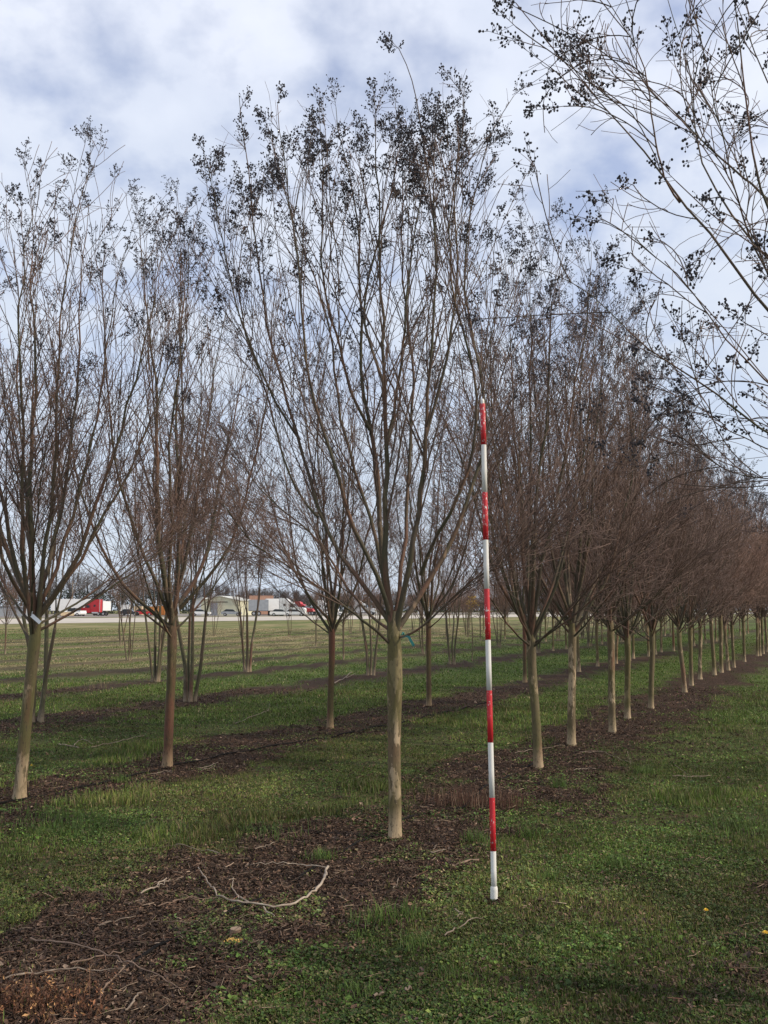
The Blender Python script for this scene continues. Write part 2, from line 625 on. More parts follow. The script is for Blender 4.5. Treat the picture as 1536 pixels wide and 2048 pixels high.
def spawn(rng, P, Rr, cnt, tmin, tmax, a0, a1, Lmin, Lmax, npts, trop, wob, rfac, rtip, envelope=None, up_bias=0.0, bendk=0.9):
    """children of every polyline in P; all vectorised"""
    Nn, n, _ = P.shape
    idx = np.repeat(np.arange(Nn), cnt)
    K = len(idx)
    tt = tmin + (tmax - tmin) * ((np.tile(np.arange(cnt), Nn) + rng.random(K)) / cnt)
    f = tt * (n - 1)
    i0 = np.clip(f.astype(int), 0, n - 2)
    fr = (f - i0)[:, None]
    p = P[idx, i0] * (1 - fr) + P[idx, i0 + 1] * fr
    T = norm(P[idx, i0 + 1] - P[idx, i0])
    r = Rr[idx, i0] * (1 - fr[:, 0]) + Rr[idx, i0 + 1] * fr[:, 0]
    q = rng.normal(size=(K, 3))
    perp = norm(q - (q * T).sum(1, keepdims=True) * T)
    perp[:, 2] += up_bias
    perp = norm(perp)
    a = rng.uniform(a0, a1, K)[:, None]
    d = norm(np.cos(a) * T + np.sin(a) * perp)
    L = rng.uniform(Lmin, Lmax, K) * (1.15 - 0.65 * tt)
    out = np.empty((K, npts, 3))
    out[:, 0] = p
    if envelope is not None:
        tip = p + norm(d + np.array([0, 0, trop * npts * 0.4])) * L[:, None]
        top = envelope(np.hypot(tip[:, 0], tip[:, 1]), rng.random(K))
        over = tip[:, 2] - top
        sc = np.clip(1 - over / np.maximum(tip[:, 2] - p[:, 2], 0.05), 0.15, 1)
        L = L * np.where(over > 0, sc, 1)
    st = (L / (npts - 1))[:, None]
    bend = rng.normal(size=(K, 3)) * wob * bendk
    for j in range(1, npts):
        d = norm(d + np.array([0, 0, trop]) + bend + rng.normal(size=(K, 3)) * wob)
        p = p + d * st
        out[:, j] = p
    r0 = np.minimum(r * rfac, 0.75 * r)
    r0 = np.maximum(r0 * rng.uniform(0.75, 1.1, K), rtip * 1.15)
    tap = np.linspace(0, 1, npts)[None]
    RR = r0[:, None] * (1 - tap) + rtip * tap
    return out, RR, L


OCT_V = np.array([(1, 0, 0), (-1, 0, 0), (0, 1, 0), (0, -1, 0), (0, 0, 1), (0, 0, -1)], float)
OCT_T = np.array([(0, 2, 4), (2, 1, 4), (1, 3, 4), (3, 0, 4), (2, 0, 5), (1, 2, 5), (3, 1, 5), (0, 3, 5)])
ph = (1 + 5 ** .5) / 2
ICO_V = norm(np.array([(-1, ph, 0), (1, ph, 0), (-1, -ph, 0), (1, -ph, 0), (0, -1, ph), (0, 1, ph), (0, -1, -ph), (0, 1, -ph),
                       (ph, 0, -1), (ph, 0, 1), (-ph, 0, -1), (-ph, 0, 1)], float))
ICO_T = np.array([(0, 11, 5), (0, 5, 1), (0, 1, 7), (0, 7, 10), (0, 10, 11), (1, 5, 9), (5, 11, 4), (11, 10, 2), (10, 7, 6), (7, 1, 8),
                  (3, 9, 4), (3, 4, 2), (3, 2, 6), (3, 6, 8), (3, 8, 9), (4, 9, 5), (2, 4, 11), (6, 2, 10), (8, 6, 7), (9, 8, 1)])


def blobs(acc, pos, rad, rng, ico=False, mi=0, stretch=1.15):
    bv, bt = (ICO_V, ICO_T) if ico else (OCT_V, OCT_T)
    K = len(pos)
    s = (rad * rng.uniform(0.7, 1.25, K))[:, None, None]
    a = rng.uniform(0, 6.28, K)
    ca, sa = np.cos(a)[:, None], np.sin(a)[:, None]
    v = np.empty((K, len(bv), 3))
    v[:, :, 0] = ca * bv[:, 0] - sa * bv[:, 1]
    v[:, :, 1] = sa * bv[:, 0] + ca * bv[:, 1]
    v[:, :, 2] = bv[:, 2] * stretch
    v = v * s + pos[:, None, :]
    T = (bt[None] + (np.arange(K) * len(bv))[:, None, None]).reshape(-1, 3)
    acc.add(v.reshape(-1, 3), None, T, mi)


def panicles(rng, wood, seeds, tip, dirs, size, caps_r, nst=8, ncap=5, ico=False, stalk_r=0.0012):
    """open conical seed heads: rachis, side stalks and round capsules"""
    K = len(tip)
    if K == 0:
        return
    sz = size * rng.uniform(0.6, 1.25, K)
    ax = norm(dirs + rng.normal(size=(K, 3)) * 0.25)
    Pr = np.stack([tip, tip + ax * sz[:, None] * 0.5, tip + ax * sz[:, None]], axis=1)
    Rr = np.tile(np.array([1.5, 1.2, 0.8]) * stalk_r, (K, 1))
    wood.add(*tube_arrays(Pr, Rr, 3), mi=2)
    idx = np.repeat(np.arange(K), nst)
    M = len(idx)
    t = (np.tile(np.arange(nst), K) + rng.random(M)) / nst
    p = tip[idx] + ax[idx] * (sz[idx] * t)[:, None]
    q = rng.normal(size=(M, 3))
    perp = norm(q - (q * ax[idx]).sum(1, keepdims=True) * ax[idx])
    a = rng.uniform(0.6, 1.25, M)[:, None]
    d = norm(np.cos(a) * ax[idx] + np.sin(a) * perp + np.array([0, 0, 0.15]))
    L = sz[idx] * (0.62 - 0.42 * t) * rng.uniform(0.6, 1.2, M)
    e = p + d * L[:, None]
    mid = (p + e) / 2 - np.array([0, 0, 0.03]) * L[:, None]
    wood.add(*tube_arrays(np.stack([p, mid, e], axis=1), np.tile(np.array([1.0, 0.8, 0.6]) * stalk_r, (M, 1)), 3), mi=2)
    ci = np.repeat(np.arange(M), ncap)
    keep = rng.random(len(ci)) < 0.85
    ci = ci[keep]
    tc_ = rng.uniform(0.3, 1.05, len(ci))
    off = norm(rng.normal(size=(len(ci), 3))) * (0.10 * sz[idx][ci] * rng.uniform(0.3, 1, len(ci)))[:, None]
    cpos = p[ci] + d[ci] * (L[ci] * tc_)[:, None] + off
    blobs(seeds, cpos, caps_r, rng, ico)
    # pedicels
    s0 = p[ci] + d[ci] * (L[ci] * np.clip(tc_ - 0.15, 0, 1))[:, None]
    wood.add(*tube_arrays(np.stack([s0, cpos], axis=1), np.full((len(ci), 2), stalk_r * 0.6), 3), mi=2)


def make_trunk(rng, path, radii, sides=16, flare=1.5):
    path = np.asarray(path, float)
    n = 34
    P = resample(path, n)
    Rr = np.interp(np.linspace(0, 1, n), np.linspace(0, 1, len(radii)), radii)
    z = P[:, 2] - P[0, 2]
    Rr = Rr * (1 + (flare - 1) * np.exp(-z / 0.06))
    ang = np.arange(sides) * 2 * math.pi / sides
    ph_ = rng.uniform(0, 6.28, 4)
    wobm = 1 + 0.045 * np.sin(3 * ang[None] + ph_[0] + z[:, None] * 2.0) + 0.03 * np.sin(5 * ang[None] + ph_[1] - z[:, None] * 4)
    wobm += 0.20 * np.exp(-z[:, None] / 0.05) * np.sin(4 * ang[None] + ph_[2])
    wobm += 0.015 * np.sin(z[:, None] * 23 + ph_[3])
    for _ in range(5):                       # swollen knots and healed pruning scars
        i0, a0, am = rng.uniform(4, n - 3), rng.uniform(0, 6.28), rng.uniform(0.06, 0.16)
        da = np.angle(np.exp(1j * (ang[None] - a0)))
        wobm = wobm + am * np.exp(-((np.arange(n)[:, None] - i0) / 0.8) ** 2 - (da / 0.5) ** 2)
    V, Q, T = tube_arrays(P[None], Rr[None], sides, wobm[None])
    return V, Q, T


class Tree:
    """mesh data of one bare crape-myrtle-like tree; may be copied many times"""

    def __init__(s):
        s.trunks, s.limbs, s.crown, s.seeds, s.base = [], [], None, None, (0, 0)


def build_tree(seed, trunk_paths, limb_list, lod=0, trunk_mat=None, n1=11, n2=7, n3=4, H=6.1, Rmax=1.3,
               pan=1.0, pan_zmin=2.9, twig_mat=None, l1len=(0.5, 1.2), env_k=1.0, cap_scale=1.0, extra=None, twig_r=0.0013, seed_mat=None, near=False, ang1=(16, 42), wob1=0.05, l2len=(0.28, 0.75), whips=2):
    """limb_list: (points, r0, r1). lod 0 hero, 1 middle, 2 far"""
    rng = np.random.default_rng(seed)
    t = Tree()
    twig_mat = twig_mat or M_TWIG
    seed_mat = seed_mat or M_SEED
    for path, radii in trunk_paths:
        V, Q, T = make_trunk(rng, path, radii, 20 if lod == 0 else 12 if lod == 1 else 8)
        t.trunks.append(mesh_np('trunk', V, Q, T, mats=[trunk_mat or M_TRUNK]))
    npl = 22 if lod == 0 else 16 if lod == 1 else 10
    LP, LR = [], []
    for pts, r0, r1 in limb_list:
        P = resample(pts, npl)
        seglen = np.linalg.norm(P[-1] - P[0]) / npl
        P[1:-1] += rng.normal(size=(npl - 2, 3)) * seglen * 0.035
        tt = np.linspace(0, 1, npl)
        Rr = (r0 * (1 - tt) ** 1.15 + r1 * (1 - (1 - tt) ** 1.15)) * (0.68 if lod == 0 else 0.72)
        Rr[0] *= 1.25
        V, Q, T = tube_arrays(P[None], Rr[None], 10 if lod == 0 else 7 if lod == 1 else 5)
        if lod < 2:
            t.limbs.append(mesh_np('limb', V, Q, T, mats=[M_LIMB]))
        else:
            t.limbs.append((V, Q, T))
        LP.append(P)
        LR.append(Rr)
    LP, LR = np.array(LP), np.array(LR)
    wood, seeds = Acc(), Acc()
    if lod == 2:
        for V, Q, T in t.limbs:
            wood.add(V, Q, T, 0)
        t.limbs = []

    bx, by = trunk_paths[0][0][0][0], trunk_paths[0][0][0][1]

    def env(r, u):
        return (H - 0.25 * u) - env_k * 1.7 * np.clip(r / Rmax, 0, 1.6) ** 2.2

    def envl(rr, u):
        return env(rr, u)
    # envelope is measured from the tree's own axis
    off = np.array([bx, by, 0])
    LPc = LP - off
    sides = (5, 4, 3) if lod == 0 else (4, 3, 3) if lod == 1 else (3, 3, 3)
    P1, R1, L1 = spawn(rng, LPc, LR, n1, 0.18, 0.97, R(ang1[0]), R(ang1[1]), l1len[0], l1len[1], 9 if lod < 2 else 6, 0.02 if near else 0.07, wob1, 0.50, 0.0024, envl, 0.1, 2.6 if near else 0.9)
    P2, R2, L2 = spawn(rng, P1, R1, n2, 0.15, 0.97, R(18), R(46), l2len[0], l2len[1], 6 if lod < 2 else 4, 0.05, wob1 + 0.015, 0.6, 0.0016, envl, 0.1, 2.4 if near else 0.9)
    if not near:                     # towards the top the shoots carry few side twigs
        kk = rng.random(len(P2)) > 0.62 * sstep(H - 2.4, H - 0.8, P2[:, 0, 2])
        P2, R2 = P2[kk], R2[kk]
    wood.add(*[a if i else a + off for i, a in enumerate(tube_arrays(P1, R1, sides[0]))], mi=0)
    wood.add(*[a if i else a + off for i, a in enumerate(tube_arrays(P2, np.maximum(R2, 0.0018 * (1 + lod * 0.5)), sides[1]))], mi=1)
    if n3:
        P3, R3, L3 = spawn(rng, P2, R2, n3, 0.1, 0.98, R(22), R(60), 0.10, 0.34, 4 if lod < 2 else 3, 0.03, 0.07, 0.7, twig_r, None, 0.0)
        if not near:
            kk = rng.random(len(P3)) > 0.75 * sstep(H - 3.0, H - 1.2, P3[:, 0, 2])
            P3, R3 = P3[kk], R3[kk]
        wood.add(*[a if i else a + off for i, a in enumerate(tube_arrays(P3, np.maximum(R3, twig_r * (1 + lod * 0.4)), 3))], mi=1)
    # a few long whips near the top
    Pw, Rw, Lw = spawn(rng, LPc, LR, whips, 0.5, 0.9, R(5), R(24), 0.9, 1.6 if not near else 1.0, 9, 0.04, 0.035, 0.5, 0.0022,
                       lambda r, u: env(r, u) + (0.12 if lod == 0 else 0.30) * u, 0.1)
    wood.add(*[a if i else a + off for i, a in enumerate(tube_arrays(Pw, Rw, sides[0]))], mi=1)
    for pts_, ra, rb in (extra or []):                # lone shoots above the crown, each with one seed head
        Pe = resample(pts_, 14)
        wood.add(*tube_arrays(Pe[None], np.linspace(ra, rb, 14)[None], 5), mi=0)
        te = np.repeat(Pe[-1:], 2, axis=0)
        panicles(rng, wood, seeds, te, np.repeat(norm(Pe[-1:] - Pe[-2:-1]), 2, axis=0), 0.22, 0.0059, 11, 6, True, 0.0013)
    # seed heads
    tips = [LPc[:, -1], P1[:, -1], Pw[:, -1]]
    dirs = [norm(LPc[:, -1] - LPc[:, -2]), norm(P1[:, -1] - P1[:, -2]), norm(Pw[:, -1] - Pw[:, -2])]
    sel2 = rng.random(len(P2)) < (0.35 if near else 0.07 if lod == 0 else 0.15) * pan
    tips.append(P2[sel2, -1])
    dirs.append(norm(P2[sel2, -1] - P2[sel2, -2]))
    tips, dirs = np.concatenate(tips), np.concatenate(dirs)
    zt = tips[:, 2]
    rt = np.hypot(tips[:, 0], tips[:, 1])
    depth_in = env(rt, 0.3) - zt           # 0 at the crown's surface
    prob = np.clip(1.25 - depth_in / 1.6, 0.05, 1) * sstep(pan_zmin - 0.6, pan_zmin + 1.0, zt) * pan
    if near:
        prob = pan * sstep(2.2, 2.6, zt)
    k = rng.random(len(tips)) < prob
    if lod == 0:
        panicles(rng, wood, seeds, tips[k] + off, dirs[k], 0.17 if near else 0.22, 0.0057 * cap_scale, 9 if near else 12, 4 if near else 6, True, 0.0013)
    elif lod == 1:
        panicles(rng, wood, seeds, tips[k] + off, dirs[k], 0.22, 0.0062 * cap_scale, 10, 7, False, 0.0015)
    else:
        panicles(rng, wood, seeds, tips[k] + off, dirs[k], 0.24, 0.0085 * cap_scale, 8, 6, False, 0.0017)
    t.crown = wood.mesh('crown', [M_BRANCH, twig_mat, M_STALK])
    t.seeds = seeds.mesh('seed_heads', [seed_mat], False) if seeds.V else None
    return t


def place_tree(t, name, label, loc, rz=0.0, sc=1.0, group=None, lean=(0, 0), sz=None):
    o = thing(name, label, 'tree', loc, rz, group)
    o.scale = (sc, sc, sc if sz is None else sz)
    o.rotation_euler = (lean[0], lean[1], rz)
    for me in t.trunks:
        link('trunk' if len(t.trunks) == 1 else 'stem', me, o)
    for me in t.limbs:
        link('limb', me, o)
    c = link('crown', t.crown, o)
    if t.seeds:
        link('fruit', t.seeds, c)
    return o


def auto_single(seed, h_fork=1.45, H=6.1, Rm=1.25, nl=8, r=0.05, lean=0.0, low=3):
    rng = np.random.default_rng(seed)
    lx, ly = rng.normal(0, 0.03, 2)
    tp = [(0, 0, -0.05), (lx * 0.4, ly * 0.3, 0.5), (lx, ly, 1.0), (lx + lean, ly, h_fork + 0.12)]
    trunk = [(tp, [r, r * 0.95, r * 0.93, r * 0.90, r * 0.95, r * 1.02, r * 0.62])]
    limbs = []
    az0 = rng.uniform(0, 6.28)
    for i in range(nl):
        az = az0 + i * 2.4 + rng.normal(0, 0.2)
        inner = i < 3
        Ro = (rng.uniform(0.10, 0.45) if inner else rng.uniform(0.5, 0.95)) * Rm
        Ht = H - 0.35 - (0.2 if inner else 1.5 * (Ro / Rm) ** 2) - rng.uniform(0, 0.5)
        z0 = h_fork + rng.uniform(-0.10, 0.12)
        pts = [(lx, ly, z0 - 0.06)]
        ex = rng.uniform(0.45, 0.75)
        x, y = lx, ly
        wob = rng.normal(0, 0.055, (7, 2))
        wob = np.cumsum(wob, axis=0)
        for k in range(1, 8):
            s = k / 7
            rr = Ro * s ** ex
            pts.append((lx + rr * math.cos(az) + wob[k - 1][0], ly + rr * math.sin(az) + wob[k - 1][1], z0 + (Ht - z0) * s))
        limbs.append((pts, r * rng.uniform(0.52, 0.78) * (1.1 if inner else 0.9), 0.0038))
    for i in range(low):
        az = az0 + 1.1 + i * 2.1 + rng.normal(0, 0.3)
        Ro = Rm * rng.uniform(0.8, 1.15)
        z0 = h_fork - rng.uniform(0.02, 0.22)
        ht = rng.uniform(0.8, 2.0)
        pts = [(lx, ly, z0)]
        for k in range(1, 7):
            s = k / 6
            pts.append((lx + Ro * s * math.cos(az + 0.15 * s), ly + Ro * s * math.sin(az + 0.15 * s), z0 + ht * s ** 1.25 + 0.1 * s))
        limbs.append((pts, r * 0.34, 0.003))
    return trunk, limbs


def auto_multi(seed, H=5.8, Rm=1.3, ns=4, r=0.034):
    rng = np.random.default_rng(seed)
    trunks, limbs = [], []
    az0 = rng.uniform(0, 6.28)
    for i in range(ns):
        az = az0 + i * 6.283 / ns + rng.normal(0, 0.25)
        bx, by = 0.075 * math.cos(az), 0.075 * math.sin(az)
        sl = rng.uniform(0.06, 0.26)
        hf = rng.uniform(1.3, 1.9)
        k1 = rng.normal(0, 0.03, 2)
        tp = [(bx, by, -0.05), (bx * 1.6 + k1[0], by * 1.6 + k1[1], hf * 0.4), (bx + sl * math.cos(az), by + sl * math.sin(az), hf)]
        rr = r * rng.uniform(0.75, 1.15)
        trunks.append((tp, [rr * 1.15, rr, rr * 0.9, rr * 0.85]))
        top = np.array(tp[-1])
        dirr = norm(top - np.array(tp[1]))
        for j in range(3):
            a2 = az + rng.normal(0, 0.9)
            Ro = rng.uniform(0.35, 0.95) * Rm if j else rng.uniform(0.1, 0.5) * Rm
            Ht = H - 0.3 - 1.3 * (Ro / Rm) ** 2 - rng.uniform(0, 0.5)
            tgt = np.array([Ro * math.cos(a2), Ro * math.sin(a2), Ht])
            pts = []
            wob = np.cumsum(rng.normal(0, 0.05, (7, 2)), axis=0)
            for k in range(8):
                s = k / 7
                p = top * (1 - s) + tgt * s
                p = p + dirr * 0.5 * s * (1 - s)
                if k:
                    p = p + np.array([wob[k - 1][0], wob[k - 1][1], 0])
                if k == 0:
                    p = top - dirr * 0.05
                pts.append(tuple(p))
            limbs.append((pts, rr * rng.uniform(0.5, 0.8), 0.0035))
    return trunks, limbs


def pxl(lst, y0, y1):
    """polyline traced from the photo; its distance runs from y0 to y1"""
    n = len(lst)
    return [tuple(W(p[0], p[1], y0 + (y1 - y0) * (i / (n - 1)) ** 0.8)) for i, p in enumerate(lst)]


# ---- the main tree beside the pole
TY = float(G(788, 1680)[1])
HERO = [
    ([(783, 1262), (773, 1198), (763, 1079), (756, 942), (739, 856), (722, 754), (724, 600), (716, 449), (710, 383), (684, 312), (672, 215)], 0.00, 0.25, .036),
    ([(786, 1258), (772, 1181), (772, 1010), (773, 873), (770, 771), (765, 634), (759, 488), (760, 410), (752, 300), (748, 190)], 0.0, -0.2, .038),
    ([(790, 1265), (808, 1181), (825, 1113), (842, 993), (852, 856), (862, 703), (869, 600), (876, 527), (866, 420), (868, 330), (872, 260)], 0.0, -0.35, .036),
    ([(792, 1262), (812, 1228), (842, 1181), (862, 1160), (910, 1079), (944, 976), (968, 925), (985, 822), (950, 700), (925, 560), (942, 400), (970, 293), (997, 226), (1028, 191)], 0.0, 0.5, .031),
    ([(784, 1250), (760, 1205), (739, 1181), (691, 1147), (671, 1103), (637, 1034), (628, 993), (616, 925), (592, 884), (579, 822), (544, 702), (526, 617), (515, 500), (495, 330), (478, 190)], 0.0, 0.45, .028),
    ([(783, 1290), (746, 1256), (691, 1215), (630, 1167), (544, 1113), (500, 1085), (440, 1000)], 0.0, -0.5, .017),
    ([(784, 1262), (753, 1246), (705, 1190), (660, 1120), (630, 1068), (558, 1018), (500, 953), (440, 850)], 0.0, 0.7, .018),
    ([(784, 1240), (773, 1188), (736, 1113), (705, 1062), (671, 942), (644, 839), (613, 770), (606, 668), (600, 560), (588, 450), (570, 350), (555, 210)], 0.0, -0.55, .027),
    ([(786, 1250), (768, 1150), (750, 1065), (726, 993), (705, 925), (681, 856), (671, 754), (661, 651), (622, 527), (595, 469), (571, 410), (552, 312), (535, 250)], 0.0, 0.65, .025),
    ([(795, 1275), (828, 1267), (869, 1232), (893, 1205), (920, 1181), (958, 1150), (1020, 1130), (1070, 1080)], 0.0, -0.45, .014),
    ([(790, 1240), (800, 1150), (815, 1060), (812, 1000), (821, 890), (828, 788), (815, 634), (801, 488), (812, 400), (800, 290), (790, 200)], 0.0, 0.75, .026),
    ([(842, 1150), (860, 1090), (903, 1030), (935, 960), (958, 850), (948, 720), (905, 600), (895, 480), (908, 350), (925, 250), (930, 160)], 0.05, -0.7, .022),
    ([(852, 870), (880, 780), (905, 660), (915, 560), (912, 430), (898, 320), (892, 215)], 0.0, -0.15, .020),
    ([(772, 900), (790, 820), (805, 720), (812, 600), (830, 450), (858, 330), (880, 190)], 0.0, 0.2, .020),
    ([(740, 860), (700, 790), (680, 690), (650, 600), (640, 480), (648, 350), (640, 250)], 0.08, -0.3, .019),
    ([(600, 880), (560, 820), (520, 740), (480, 640), (450, 520), (435, 420), (410, 310)], 0.35, 0.1, .015),
    ([(636, 1034), (600, 1000), (560, 900), (540, 800), (500, 700), (470, 560), (500, 430), (540, 340)], 0.25, 0.8, .015),
    ([(770, 780), (745, 700), (722, 640), (745, 520), (780, 400), (800, 280), (830, 240)], -0.05, 0.4, .018),
]
base = G(788, 1680, 0.0)
base[2] = gz(base[0], base[1])
B3 = np.array([base[0], base[1], base[2]])
limbs = [([tuple(np.array(p) - B3) for p in pxl(l, TY + a, TY + b2)], r, 0.0036) for l, a, b2, r in HERO]
tr = [tuple(W(x, y, TY) - B3) for x, y in ((789, 1700), (790, 1600), (789, 1500), (790, 1400), (790, 1310), (786, 1240), (785, 1222))]
LONE = [([tuple(np.array(p) - B3) for p in pxl([(876, 527), (864, 410), (848, 293), (833, 195), (818, 130), (798, 98)], TY - 0.2, TY - 0.35)], .0075, .003)]
T_hero = build_tree(11, [(tr, [.049, .047, .046, .0465, .051, .059, .052, .035])], limbs, 0, M_TRUNK, n1=18, n2=7, n3=4, H=5.30, Rmax=1.4,
                    pan=0.8, l1len=(0.45, 1.9), env_k=0.15, pan_zmin=2.6, ang1=(11, 32), whips=3, extra=LONE)
place_tree(T_hero, 'crape_myrtle', 'tallest bare tree with mottled tan trunk just left of the striped pole', tuple(B3))

# ---- the near tree at the right edge: only its limbs reach into the picture
NB = np.array([2.62, 3.95, 0.0])
NB[2] = gz(NB[0], NB[1])
fork = W(2000, 1290, 3.95)
fx = (2010, 1290)
NEAR = [
    ([fx, (1850, 1050), (1680, 780), (1536, 628), (1488, 551), (1419, 457), (1370, 412), (1335, 384), (1314, 335), (1279, 290), (1209, 209), (1147, 136), (1108, 87), (1101, 30)], 0, 0.15, .030),
    ([(1360, 405), (1335, 375), (1318, 320), (1303, 227), (1297, 167), (1276, 98), (1237, 35), (1205, -15)], 0.1, -0.1, .011),
    ([fx, (1840, 900), (1650, 640), (1536, 516), (1481, 443), (1433, 412), (1405, 360), (1394, 314), (1387, 244), (1384, 157), (1352, 70), (1330, -20)], 0, 0.5, .026),
    ([fx, (1880, 900), (1700, 640), (1580, 520), (1536, 447), (1520, 377), (1502, 297), (1488, 192), (1481, 129), (1474, 52), (1464, -40), (1440, -140)], 0, -0.25, .030),
    ([(1536, 400), (1516, 377), (1453, 328), (1387, 265), (1363, 237), (1331, 206), (1290, 185), (1240, 160)], -0.05, 0.3, .013),
    ([fx, (1880, 1130), (1700, 960), (1536, 869), (1481, 823), (1408, 771), (1366, 740), (1297, 701), (1244, 656), (1209, 617), (1199, 590), (1150, 565), (1100, 545)], 0, 0.35, .021),
    ([fx, (1850, 1050), (1680, 870), (1536, 767), (1481, 726), (1454, 691), (1429, 645), (1401, 600), (1349, 544), (1314, 509), (1286, 488), (1220, 450)], 0, -0.2, .018),
    ([fx, (1860, 830), (1720, 500), (1620, 300), (1536, 160), (1490, 60), (1450, -60)], 0, 0.3, .030),
    ([fx, (1950, 850), (1850, 500), (1750, 200), (1650, -60), (1600, -200)], 0, -0.4, .033),
    ([fx, (2050, 850), (2080, 500), (2060, 150), (2020, -200)], 0, 0.4, .034),
    ([fx, (2200, 1000), (2350, 700), (2420, 350), (2440, 0)], 0, 0.2, .03),
    ([(1600, 915), (1536, 900), (1480, 870), (1430, 850), (1400, 800), (1385, 700)], 0.1, 0.5, .008),
    ([(1640, 730), (1560, 600), (1500, 480), (1470, 380), (1440, 260), (1420, 140), (1390, 40)], 0.1, -0.3, .013),
    ([(1700, 960), (1600, 960), (1536, 958), (1480, 950), (1440, 935), (1400, 905)], 0.1, 0.4, .008),
]
limbs = []
for l, a, b2, r in NEAR:
    pts = [tuple(np.array(p) - NB) for p in pxl(l, 3.95 + a, 3.95 + b2)]
    limbs.append((pts, r * 0.62, 0.0024))
fk = W(2010, 1290, 3.95) - NB
tr = [(0, 0, -0.05), (0.02, 0, 0.5), (fk[0] * 0.7, 0, 1.0), (fk[0], 0, fk[2] + 0.05)]
T_near = build_tree(23, [(tr, [.058, .054, .052, .055, .05])], limbs, 0, M_TRUNK, n1=8, n2=4, n3=1, H=6.2, Rmax=2.6, pan=0.8, ang1=(18, 48), wob1=0.045, l2len=(0.10, 0.36), whips=1,
                    pan_zmin=2.6, l1len=(0.35, 1.0), env_k=0.5, cap_scale=0.92, near=True)
place_tree(T_near, 'crape_myrtle', 'near bare tree reaching in from the right edge, round seed capsules against the sky', tuple(NB))

# ---- middle and far kinds
KM = []      # middle detail, single trunk
for i in range(5):
    tk, lb = auto_single(100 + i, 1.38 + 0.06 * (i % 3), 6.35, 1.35, 10 + i % 2, 0.050, low=5)
    KM.append((tk, lb))
T_mid = [build_tree(200 + i, tk, lb, 1, M_TRUNK_OLIVE if i % 2 else M_TRUNK, n1=13, n2=7, n3=3, H=6.35, Rmax=1.5, pan=1.15, l1len=(.45, 1.7), ang1=(12, 34), env_k=0.6, whips=3) for i, (tk, lb) in enumerate(KM)]
T_red = []
for i in range(3):
    tk, lb = auto_single(300 + i, 1.50 + 0.06 * i, 6.2, 1.35, 10, 0.048)
    T_red.append(build_tree(310 + i, tk, lb, 1, M_TRUNK_RED, n1=12, n2=6, n3=3, H=6.2, Rmax=1.5, pan=1.0, l1len=(.45, 1.7), ang1=(12, 34), env_k=0.6, whips=3))
T_far = []
for i in range(5):
    tk, lb = auto_single(400 + i, 1.36 + .05 * i, 6.1 + .15 * (i % 3), 1.2 + .1 * (i % 3), 8 + i % 3, 0.05, low=5)
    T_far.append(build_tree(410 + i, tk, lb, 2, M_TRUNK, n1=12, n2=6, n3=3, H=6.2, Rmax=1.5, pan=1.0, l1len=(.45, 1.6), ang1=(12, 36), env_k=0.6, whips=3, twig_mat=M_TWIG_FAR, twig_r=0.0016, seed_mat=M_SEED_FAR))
T_multi = []
for i in range(4):
    tk, lb = auto_multi(500 + i, 5.6, 1.35, 3 + i % 3)
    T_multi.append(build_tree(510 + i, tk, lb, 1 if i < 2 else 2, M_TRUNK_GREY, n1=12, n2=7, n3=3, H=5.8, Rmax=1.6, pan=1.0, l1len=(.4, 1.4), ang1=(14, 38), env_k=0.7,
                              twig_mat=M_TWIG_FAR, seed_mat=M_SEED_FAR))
T_small = []
for i in range(3):
    tk, lb = auto_multi(600 + i, 4.6, 1.3, 3 + i % 2, 0.026) if i else auto_single(600, 1.3, 4.4, 1.1, 7, 0.035)
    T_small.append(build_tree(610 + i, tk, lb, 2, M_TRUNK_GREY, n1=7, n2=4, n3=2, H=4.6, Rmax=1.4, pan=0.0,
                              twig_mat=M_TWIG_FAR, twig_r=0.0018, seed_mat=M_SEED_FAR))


def atg(px, py):
    g = G(px, py, 0.0)
    return (g[0], g[1], gz(g[0], g[1]))


ORD = ['first', 'second', 'third', 'fourth', 'fifth', 'sixth', 'seventh', 'eighth', 'ninth', 'tenth', 'eleventh', 'twelfth', 'thirteenth', 'fourteenth']
rp = random.Random(5)
# row of the main tree, going away to the right of the pole
row1 = [(1077, 1540), (1143, 1495), (1225, 1470), (1255, 1440), (1302, 1418), (1370, 1387), (1383, 1373), (1400, 1360), (1429, 1352),
        (1443, 1347), (1457, 1342), (1468, 1336), (1489, 1325), (1515, 1313)]
for i, (px, py) in enumerate(row1):
    t = T_mid[(i * 3 + 1) % 5] if i < 7 else T_far[i % 5]
    if i < 7:
        lb_ = ORD[i] + ' pale-footed trunk right of the striped pole in the nearest row'
    else:
        lb_ = ORD[i] + ' tree right of the striped pole along the nearest row, slender with distance'
    place_tree(t, 'crape_myrtle', lb_, atg(px, py), rp.uniform(0, 6.28), rp.uniform(0.93, 1.03), 'trees of the nearest row',
               (rp.uniform(-.015, .015), rp.uniform(-.015, .015)))
for k in range(9):
    u = 30.5 + k * 1.9 + rp.uniform(-.3, .3)
    p = ORG + RD * u
    place_tree(T_far[k % 5], 'crape_myrtle', 'bare tree in the dense far end of the nearest row at the right edge', (p[0], p[1], gz(*p)),
               rp.uniform(0, 6.28), rp.uniform(0.92, 1.02), 'far end of the nearest row')

